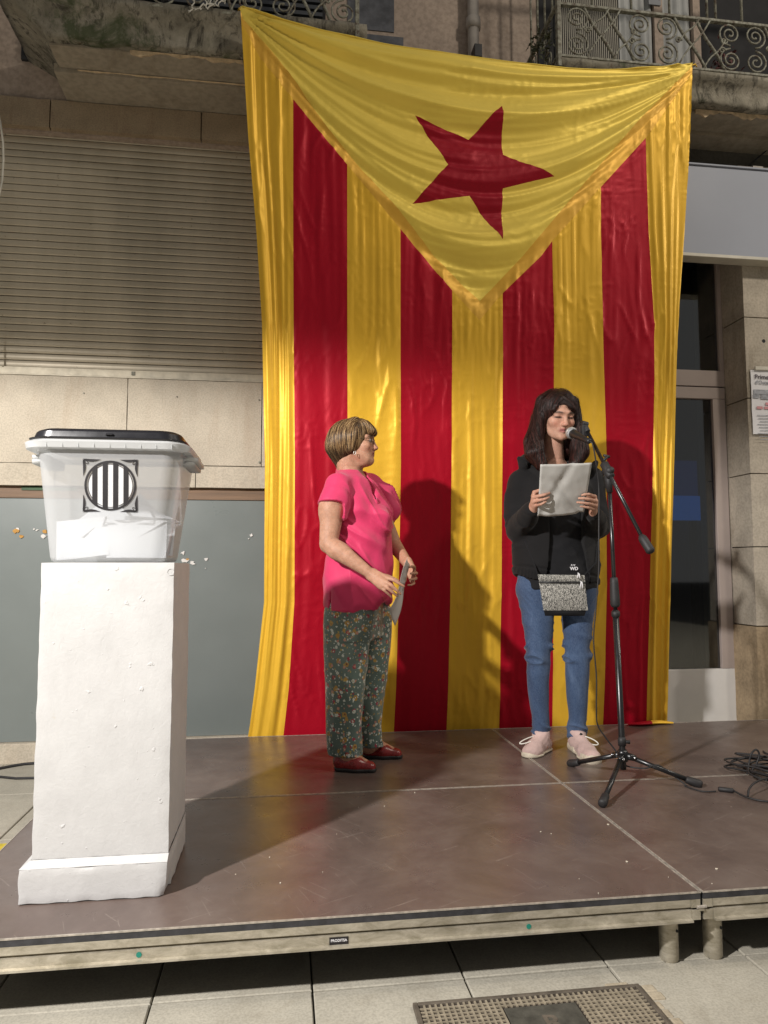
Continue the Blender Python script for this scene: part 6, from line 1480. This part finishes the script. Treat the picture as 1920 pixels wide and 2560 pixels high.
# red flat shoes
M['redl'] = plain('red_patent_leather', (.22, .018, .018), .28, 0, .35, 60, .1, 120)
for h_, t_ in ((hN, tN), (hF, tF)):
    d = t_-h_; L_ = np.linalg.norm(d); d /= L_; v = Vol(np.minimum(h_, t_)-.07, np.maximum(h_, t_)+np.array((.07, .07, .10)), .0030)
    hh = h_-d*.012
    v.rc(hh+d*.035+np.array((0, 0, .034)), hh+d*.10+np.array((0, 0, .028)), .034, .034, .02); v.rc(hh+d*.10+np.array((0, 0, .027)), t_-d*.026+np.array((0, 0, .019)), .035, .025, .02); v.rc(hh+d*.03+np.array((0, 0, .045)), hh+d*.03+np.array((0, 0, .066)), .032, .029, .02)
    v.cut(lambda x, y, z: .013-z+0*x+0*y, h_-.2, t_+.2); v.chain([hh+d*.030+np.array((0, 0, .095)), hh+d*.085+np.array((0, 0, .075)), hh+d*(L_*.56)+np.array((0, 0, .062))], [.030, .030, .016], .006, 's')
    o = org('shoe', v, M['redl'], pl_, 1)
    v = Vol(np.minimum(h_, t_)-.07, np.maximum(h_, t_)+np.array((.07, .07, .05)), .0030); v.rc(hh+d*.035+np.array((0, 0, .016)), hh+d*.10+np.array((0, 0, .016)), .035, .037, .02); v.rc(hh+d*.10+np.array((0, 0, .016)), t_-d*.026+np.array((0, 0, .014)), .037, .029, .02)
    v.cut(lambda x, y, z: np.maximum(.0008-z, z-.0165)+0*x+0*y, h_-.2, t_+.2); org('sole', v, M['rubber'], o, 1)
# bob haircut
v = Vol((.99, 1.20, 1.30), (1.36, 1.54, 1.62), .0042)
E_ = lambda x, y, z, r, k=.01, op='u': v.ell(HL(x, y, z), tuple(q*.885 for q in r), HL.B(), k, op)
E_(0, -.026, .029, (.090, .104, .090)); E_(0, -.045, -.005, (.090, .095, .088), .03); v.rc(HL(0, -.07, -.03), HL(0, -.060, -.112), .062, .032, .03)
for q in (-1, 1): v.chain([HL(q*.060, .012, .066), HL(q*.074, -.004, .02), HL(q*.075, -.014, -.045)], [.020, .019, .014], .015)
E_(0, .118, -.030, (.085, .104, .094), .008, 's'); E_(0, .06, -.11, (.09, .075, .055), .008, 's')
v.cut(lambda x, y, z: (HL(0, 0, -.128)[2]+.42*np.clip(x-HL(0, -.10, 0)[0], 0, .2))-z+0*y, (.95, 1.1, 1.2), (1.4, 1.6, 1.42))
for q in (-.045, -.03, -.012, .006, .024, .04): v.chain([HL(q*.8, .01, .094), HL(q, .060, .076), HL(q*1.1, .094, .050)], [.012, .011, .005], .03)
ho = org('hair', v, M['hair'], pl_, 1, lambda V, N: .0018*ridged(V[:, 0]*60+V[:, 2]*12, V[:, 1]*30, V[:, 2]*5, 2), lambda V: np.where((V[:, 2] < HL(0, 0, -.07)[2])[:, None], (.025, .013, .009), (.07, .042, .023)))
def flowL(P):
    x, y, z = HL.loc(P); top = smooth(z, .04, .11)[:, None]; out = np.sign(x)[:, None]*HL.s[None]*.8+HL.f[None]*(np.where(y > .03, .9, -.7))[:, None]
    cur = smooth(-z, .03, .10)[:, None]*HL.f[None]*.45
    return np.array((0, 0, -1.0))[None]*(1-top*.55)+out*top+cur
LH = [(.14, .078, .034), (.26, .155, .066), (.075, .040, .020), (.03, .016, .009), (.38, .25, .12)]
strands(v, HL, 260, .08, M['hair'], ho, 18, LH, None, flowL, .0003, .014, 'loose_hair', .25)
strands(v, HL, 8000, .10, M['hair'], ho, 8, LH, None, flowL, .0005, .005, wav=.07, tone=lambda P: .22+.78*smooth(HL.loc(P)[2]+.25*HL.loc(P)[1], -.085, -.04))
del v
# glasses, earring, necklace
gl = MB()
for q in (-1, 1): gl.tube([HL(q*.033+.021*math.cos(t), .098-.05*abs(q*.033+.021*math.cos(t))**1.0, -.002+.0165*math.sin(t)) for t in np.linspace(0, 2*PI, 21)], .0015, 6)
gl.tube([HL(-.012, .0975, .003), HL(0, .101, .006), HL(.012, .0975, .003)], .0009, 6); go_ = gl.build('glasses', M['eyew'], None, True)
gm2 = plain('thin_gold_wire', (.16, .11, .07), .35, .6); go_.data.materials.clear(); go_.data.materials.append(gm2); tag(go_, 'thin wire framed glasses worn by the woman in pink', 'glasses')
tm = MB()
for q in (-1, 1): tm.tube([HL(q*.054, .094, .004), HL(q*.068, .07, .006), HL(q*.078, .02, .006), HL(q*.080, -.01, .004)], .0014, 6)
tm.build('temple', gm2, go_, True)
er_ = HL(.088, .008, -.064); er2 = HL(-.088, .008, -.064); ec_ = er_ if er_[1] < er2[1] else er2
eo = MB().tube([ec_+np.array((.005*math.sin(t), -.002, .008*math.cos(t)-.004)) for t in np.linspace(.3, 5.9, 15)], .0014, 7).build('earring', plain('silver', (.6, .58, .54), .35, .7), None, True); tag(eo, 'small silver hoop earring of the woman in pink', 'earring')
nk = MB().tube([Tc(893, 1190, 1.335), Tc(905, 1206, 1.325), Tc(918, 1222, 1.31), Tc(925, 1227, 1.315), Tc(930, 1218, 1.33)], .0009, 5).tube([Tc(925, 1226, 1.308), Tc(925.4, 1229, 1.308)], .003, 8).build('necklace', gm2, None, True); tag(nk, 'thin gold necklace at the open collar of the woman in pink', 'necklace')
p4 = [Tc(1019, 1393, 1.10), Tc(1025, 1412, 1.235), Tc(990, 1566, 1.235), Tc(978, 1522, 1.10)]
tag(sheet(p4, 12, 18, lambda s_, t_: .006*math.sin(PI*s_)+.012*math.sin(2.2*PI*t_)*(.3+.7*t_)*.6).build('paper_sheet', M['sheet'], None, True), 'folded white sheet seen edge-on in the hands of the woman in pink', 'paper')
# ================================================================== microphone stand
ms = empty('microphone_stand', (2.248, .963, 0)); tag(ms, 'black tripod boom microphone stand in front of the reading woman', 'microphone stand')
M['blk'] = plain('black_powder_coat', (0.010, 0.010, 0.011), 0.3, 0, 0.2, 20, spec=0.6)
M['chrome'] = plain('steel', (0.6, 0.6, 0.62), 0.25, 1.0)
hub = np.array((2.248, .963, .105)); top = np.array(at(1523, 1205, .963)); foot_c = np.array(at(1562, 1933, .963))
ax = (top-hub)/np.linalg.norm(top-hub)
zp = lambda z: hub+ax*((z-hub[2])/ax[2])
MB().tube([zp(.055), zp(.10), zp(.70)], .0125, 16).build('lower_tube', M['blk'], ms, True)
MB().tube([zp(.70), zp(1.215)], .0085, 14).build('upper_tube', M['blk'], ms, True)
z1_, z2_ = at(1533, 1515, .963)[2], at(1533, 1445, .963)[2]
MB().tube([zp(z1_-.005), zp(z1_+.005), zp(z1_+.03), zp(z2_-.02), zp(z2_), zp(z2_+.003)], [.014, .0195, .0195, .017, .015, .010], 18).build('clutch', M['rubber'], ms, True)
zc_ = at(1537, 1535, .963)[2]; MB().tube([zp(zc_-.012), zp(zc_-.01), zp(zc_+.01), zp(zc_+.012)], [.013, .017, .017, .013], 16).build('collar', M['rubber'], ms, True)
MB().tube([zp(.15), zp(.17), zp(.185)], [.016, .016, .014], 16).tube([zp(.165), zp(.165)+np.array((.03, -.01, 0))], [.006, .008], 10).build('tension_knob', M['rubber'], ms, True)
hb = MB(); hb.tube([hub+np.array((0, 0, -.018)), hub+np.array((0, 0, -.015)), hub+np.array((0, 0, .02)), hub+np.array((0, 0, .03))], [.018, .022, .022, .016], 18)
feet = [np.array(atz(1430, 1908, .014)), np.array(atz(1508, 2004, .018)), np.array(atz(1742, 1958, .014))]
for f in feet:
    d = f-hub; d[2] = 0; d /= np.linalg.norm(d); hb.tube([hub+d*.015+np.array((0, 0, .004)), hub+d*.05+np.array((0, 0, -.004))], [.016, .012], 8)
hb.build('hub', M['blk'], ms, True)
for f in feet:
    d = f-hub; L_ = np.linalg.norm(d); d /= L_; dh = d.copy(); dh[2] = 0; dh /= np.linalg.norm(dh)
    lg = MB().tube([hub+dh*.03, f-d*.01], .0098, 12).build('leg', M['blk'], ms, True)
    MB().tube([f-d*.045, f-d*.04, f+d*.008, f+d*.018, f+d*.020], [.011, .0145, .0175, .015, .006], 14).build('rubber_foot', M['rubber'], lg, True)
    s_ = np.cross(dh, (0, 0, 1)); p = hub+dh*.045; b = MB().tube([p-s_*.017, p+s_*.017], .0045, 10); b.build('rivet', M['chrome'], lg, True)
# boom: from the clip at the microphone over the pivot down to the counterweight
piv = np.array(at(1517, 1178, .955)); b0 = np.array(at(1463, 1068, 1.10)); b1 = np.array(at(1606, 1345, .76)); dirb = (b1-b0)/np.linalg.norm(b1-b0)
MB().tube([b0, b1], .0078, 12).build('boom', M['blk'], ms, True)
b2 = np.array(at(1628, 1380, .72)); dd = (b2-b1)/np.linalg.norm(b2-b1)
MB().tube([b1-dd*.012, b1, b1+dd*.012, b2-dd*.006, b2, b2+dd*.003], [.010, .0165, .0175, .0175, .014, .006], 16).build('counterweight', M['rubber'], ms, True)
cb = MB(); t_ = np.dot(piv-b0, dirb); pv_ = b0+dirb*t_
cb.tube([pv_-dirb*.045, pv_-dirb*.04, pv_+dirb*.03, pv_+dirb*.035], [.012, .018, .018, .012], 14).tube([pv_+np.array((0, 0, -.005)), zp(1.19)], [.017, .013], 14).tube([pv_+np.array((.0, -.03, .0)), pv_+np.array((0, .03, 0))], .015, 14)
cb.build('pivot_clamp', M['rubber'], ms, True)
kn = MB(); kp = pv_-dirb*.055; kn.tube([kp, kp+np.array((.022, 0, .022))], [.007, .006], 8).tube([kp+np.array((.004, 0, .026)), kp+np.array((.030, 0, .020))], [.006, .006], 8); kn.build('wing_knob', M['rubber'], ms, True)
cl = MB(); c0 = np.array(at(1462, 1075, 1.10))
cl.tube([b0-dirb*.002, b0+dirb*.03], [.014, .013], 12).tube([np.array(at(1455, 1058, 1.10)), np.array(at(1470, 1062, 1.10))], [.012, .012], 10).box(c0[0]-.017, c0[0]+.012, 1.085, 1.115, c0[2]-.03, c0[2]+.02)
cl.build('microphone_clip', M['rubber'], ms, bevel=.004)
# microphone
mh = np.array(at(1428, 1082, 1.135)); mt_ = np.array(at(1473, 1103, .985)); dm = (mt_-mh)/np.linalg.norm(mt_-mh)
mic = empty('microphone', tuple(mh)); tag(mic, 'handheld style microphone with round silver mesh head held in the boom stand', 'microphone')
MB().tube([mh+dm*a for a in (.018, .03, .06, .12, .165, .17)], [.021, .0185, .0165, .0125, .0115, .008], 18).build('body', M['black'], mic, True)
pr = [(-.0265, .001), (-.0255, .008), (-.022, .0155), (-.015, .0215), (-.005, .0255), (.005, .0262), (.012, .0245), (.019, .0225)]
gm_, nt, b_ = new_mat('silver_wire_mesh'); b_.inputs['Metallic'].default_value = .5; b_.inputs['Roughness'].default_value = .5
vv = coords(nt, (1, 1, 1)); vo = nt.nodes.new('ShaderNodeTexVoronoi'); vo.inputs['Scale'].default_value = 330; nt.links.new(vv, vo.inputs['Vector'])
nt.links.new(ramp(nt, vo.outputs['Distance'], [(.2, (.08, .08, .085)), (.5, (.40, .41, .42))]), b_.inputs['Base Color']); bump(nt, b_, vo.outputs['Distance'], .6, .002)
MB().tube([mh+dm*a for a, r_ in pr], [r_ for a, r_ in pr], 24).build('mesh_head', gm_, mic, True)
MB().tube([mh+dm*.0, mh+dm*.006], [.0268, .0268], 24).build('band', M['alu_trim'], mic, True)
# cable from the microphone to the coil
def spline(pts, sub=8):
    pts = [np.array(p, float) for p in pts]; out = []
    for i in range(len(pts)-1):
        p0, p1, p2, p3 = pts[max(i-1, 0)], pts[i], pts[i+1], pts[min(i+2, len(pts)-1)]
        for k in range(sub):
            t = k/sub; out.append(.5*((2*p1)+(-p0+p2)*t+(2*p0-5*p1+4*p2-p3)*t*t+(-p0+3*p1-3*p2+p3)*t**3))
    return out+[pts[-1]]
mend = mh+dm*.17
cps = [mend, at(1482, 1112, .97), at(1489, 1150, .98), at(1497, 1220, 1.01), at(1497, 1330, .99), at(1497, 1420, .98), at(1490, 1520, .98), at(1484, 1600, .98), at(1491, 1690, .985), at(1491, 1770, .99), at(1494, 1812, 1.0), at(1515, 1845, 1.0), at(1541, 1880, .99), at(1560, 1912, .97)]
rf = feet[2]; dl = (rf-hub)/np.linalg.norm(rf-hub)
cps += [hub+dl*.08+np.array((0, -.015, -.014)), hub+dl*.14+np.array((0, -.0, .016)), hub+dl*.19+np.array((.0, .012, .004)), hub+dl*.24+np.array((0, -.016, -.02)), atz(1715, 1966, .006), atz(1755, 1978, .005), atz(1790, 1978, .007)]
mc = MB().tube(spline(cps, 8), .0030, 8).build('microphone_cable', M['rubber'], None, True); tag(mc, 'thin black cable running from the microphone down its stand and across the stage', 'cable')
k0 = np.array(atz(1795, 1972, .009)); k1 = np.array(atz(1835, 1977, .009)); MB().tube([k0, k0+(k1-k0)*.1, k1-(k1-k0)*.1, k1], [.006, .0095, .0095, .006], 12).build('plug', M['rubber'], mc, True)
# coil
pile = empty('cable_coil', tuple(atz(1890, 1960, 0))); tag(pile, 'tangled coil of black cable lying on the stage at the right', 'cable coil')
rs = np.random.RandomState(5); cc = np.array(atz(1905, 1950, 0)); pts = [k1, np.array(atz(1870, 1994, .005)), np.array(atz(1925, 2004, .005))]
MB().tube(spline(pts+[np.array(atz(2000, 2000, .005))], 6), .0038, 8).build('loop', M['rubber'], pile, True)
for k in range(9):
    a0 = rs.rand()*6.28; rx, ry = .13+rs.rand()*.07, .09+rs.rand()*.08; ox, oy = rs.normal(0, .03, 2); L = []
    th0 = rs.rand()*PI
    for i in range(15):
        a = a0+i*2*PI/11; r1 = 1+.16*math.sin(3*a+k)
        x_, y_ = rx*r1*math.cos(a), ry*r1*math.sin(a)
        L.append(cc+np.array((ox+x_*math.cos(th0)-y_*math.sin(th0)*.6+.10, oy+y_+.03, .005+k*.0055+.006*(1+math.sin(2*a+k)))))
    MB().tube(spline(L, 6), .0040, 7).build('loop', M['rubber'], pile, True)
up = [atz(1868, 1935, .01), at(1872, 1912, 1.0), at(1878, 1885, 1.0), at(1890, 1874, 1.0), at(1898, 1885, 1.0), at(1893, 1905, 1.0), atz(1880, 1930, .01), atz(1900, 1945, .01)]
MB().tube(spline(up, 8), .0040, 8).build('loop', M['rubber'], pile, True)
up = [atz(1870, 1990, .01), atz(1873, 1972, .03), atz(1890, 1955, .045), atz(1925, 1945, .03), atz(1990, 1940, .01)]; MB().tube(spline(up, 8), .004, 8).build('loop', M['rubber'], pile, True)
up = [atz(1908, 1878, .004), atz(1918, 1884, .004), atz(1960, 1890, .004)]; tag(MB().tube(spline(up, 6), .004, 8).build('cable_end', M['rubber'], None, True), 'short piece of cable entering the frame above the coil on the stage', 'cable')
# crumbs and paint specks on the stage
M['crumb'] = plain('pale_crumb', (0.6, 0.54, 0.44), 0.8)
rs = np.random.RandomState(9); b = MB()
for px, py in [(1520, 2062), (1567, 2155), (1792, 2173), (1410, 1958)]+[(rs.randint(460, 1900), rs.randint(1960, 2270)) for _ in range(14)]:
    p = atz(px, py, 0); 
    if py > 2245-.06*(px-1500) : continue
    s_ = .004 if (px, py) in ((1520, 2062), (1567, 2155), (1792, 2173)) else .0008+.0016*rs.rand()
    k = 6; V = [(p[0]+s_*math.cos(2*PI*i/k)*(.7+.6*rs.rand()), p[1]+s_*math.sin(2*PI*i/k)*(.7+.6*rs.rand()), z) for z in (.0005, .0022) for i in range(k)]
    b.add(V, [tuple(range(k))[::-1], tuple(range(k, 2*k))]+[(i, (i+1) % k, k+(i+1) % k, k+i) for i in range(k)])
o = tag(b.build('crumbs', M['crumb']), 'pale crumbs and grit scattered over the stage boards', 'crumbs', kind='stuff')
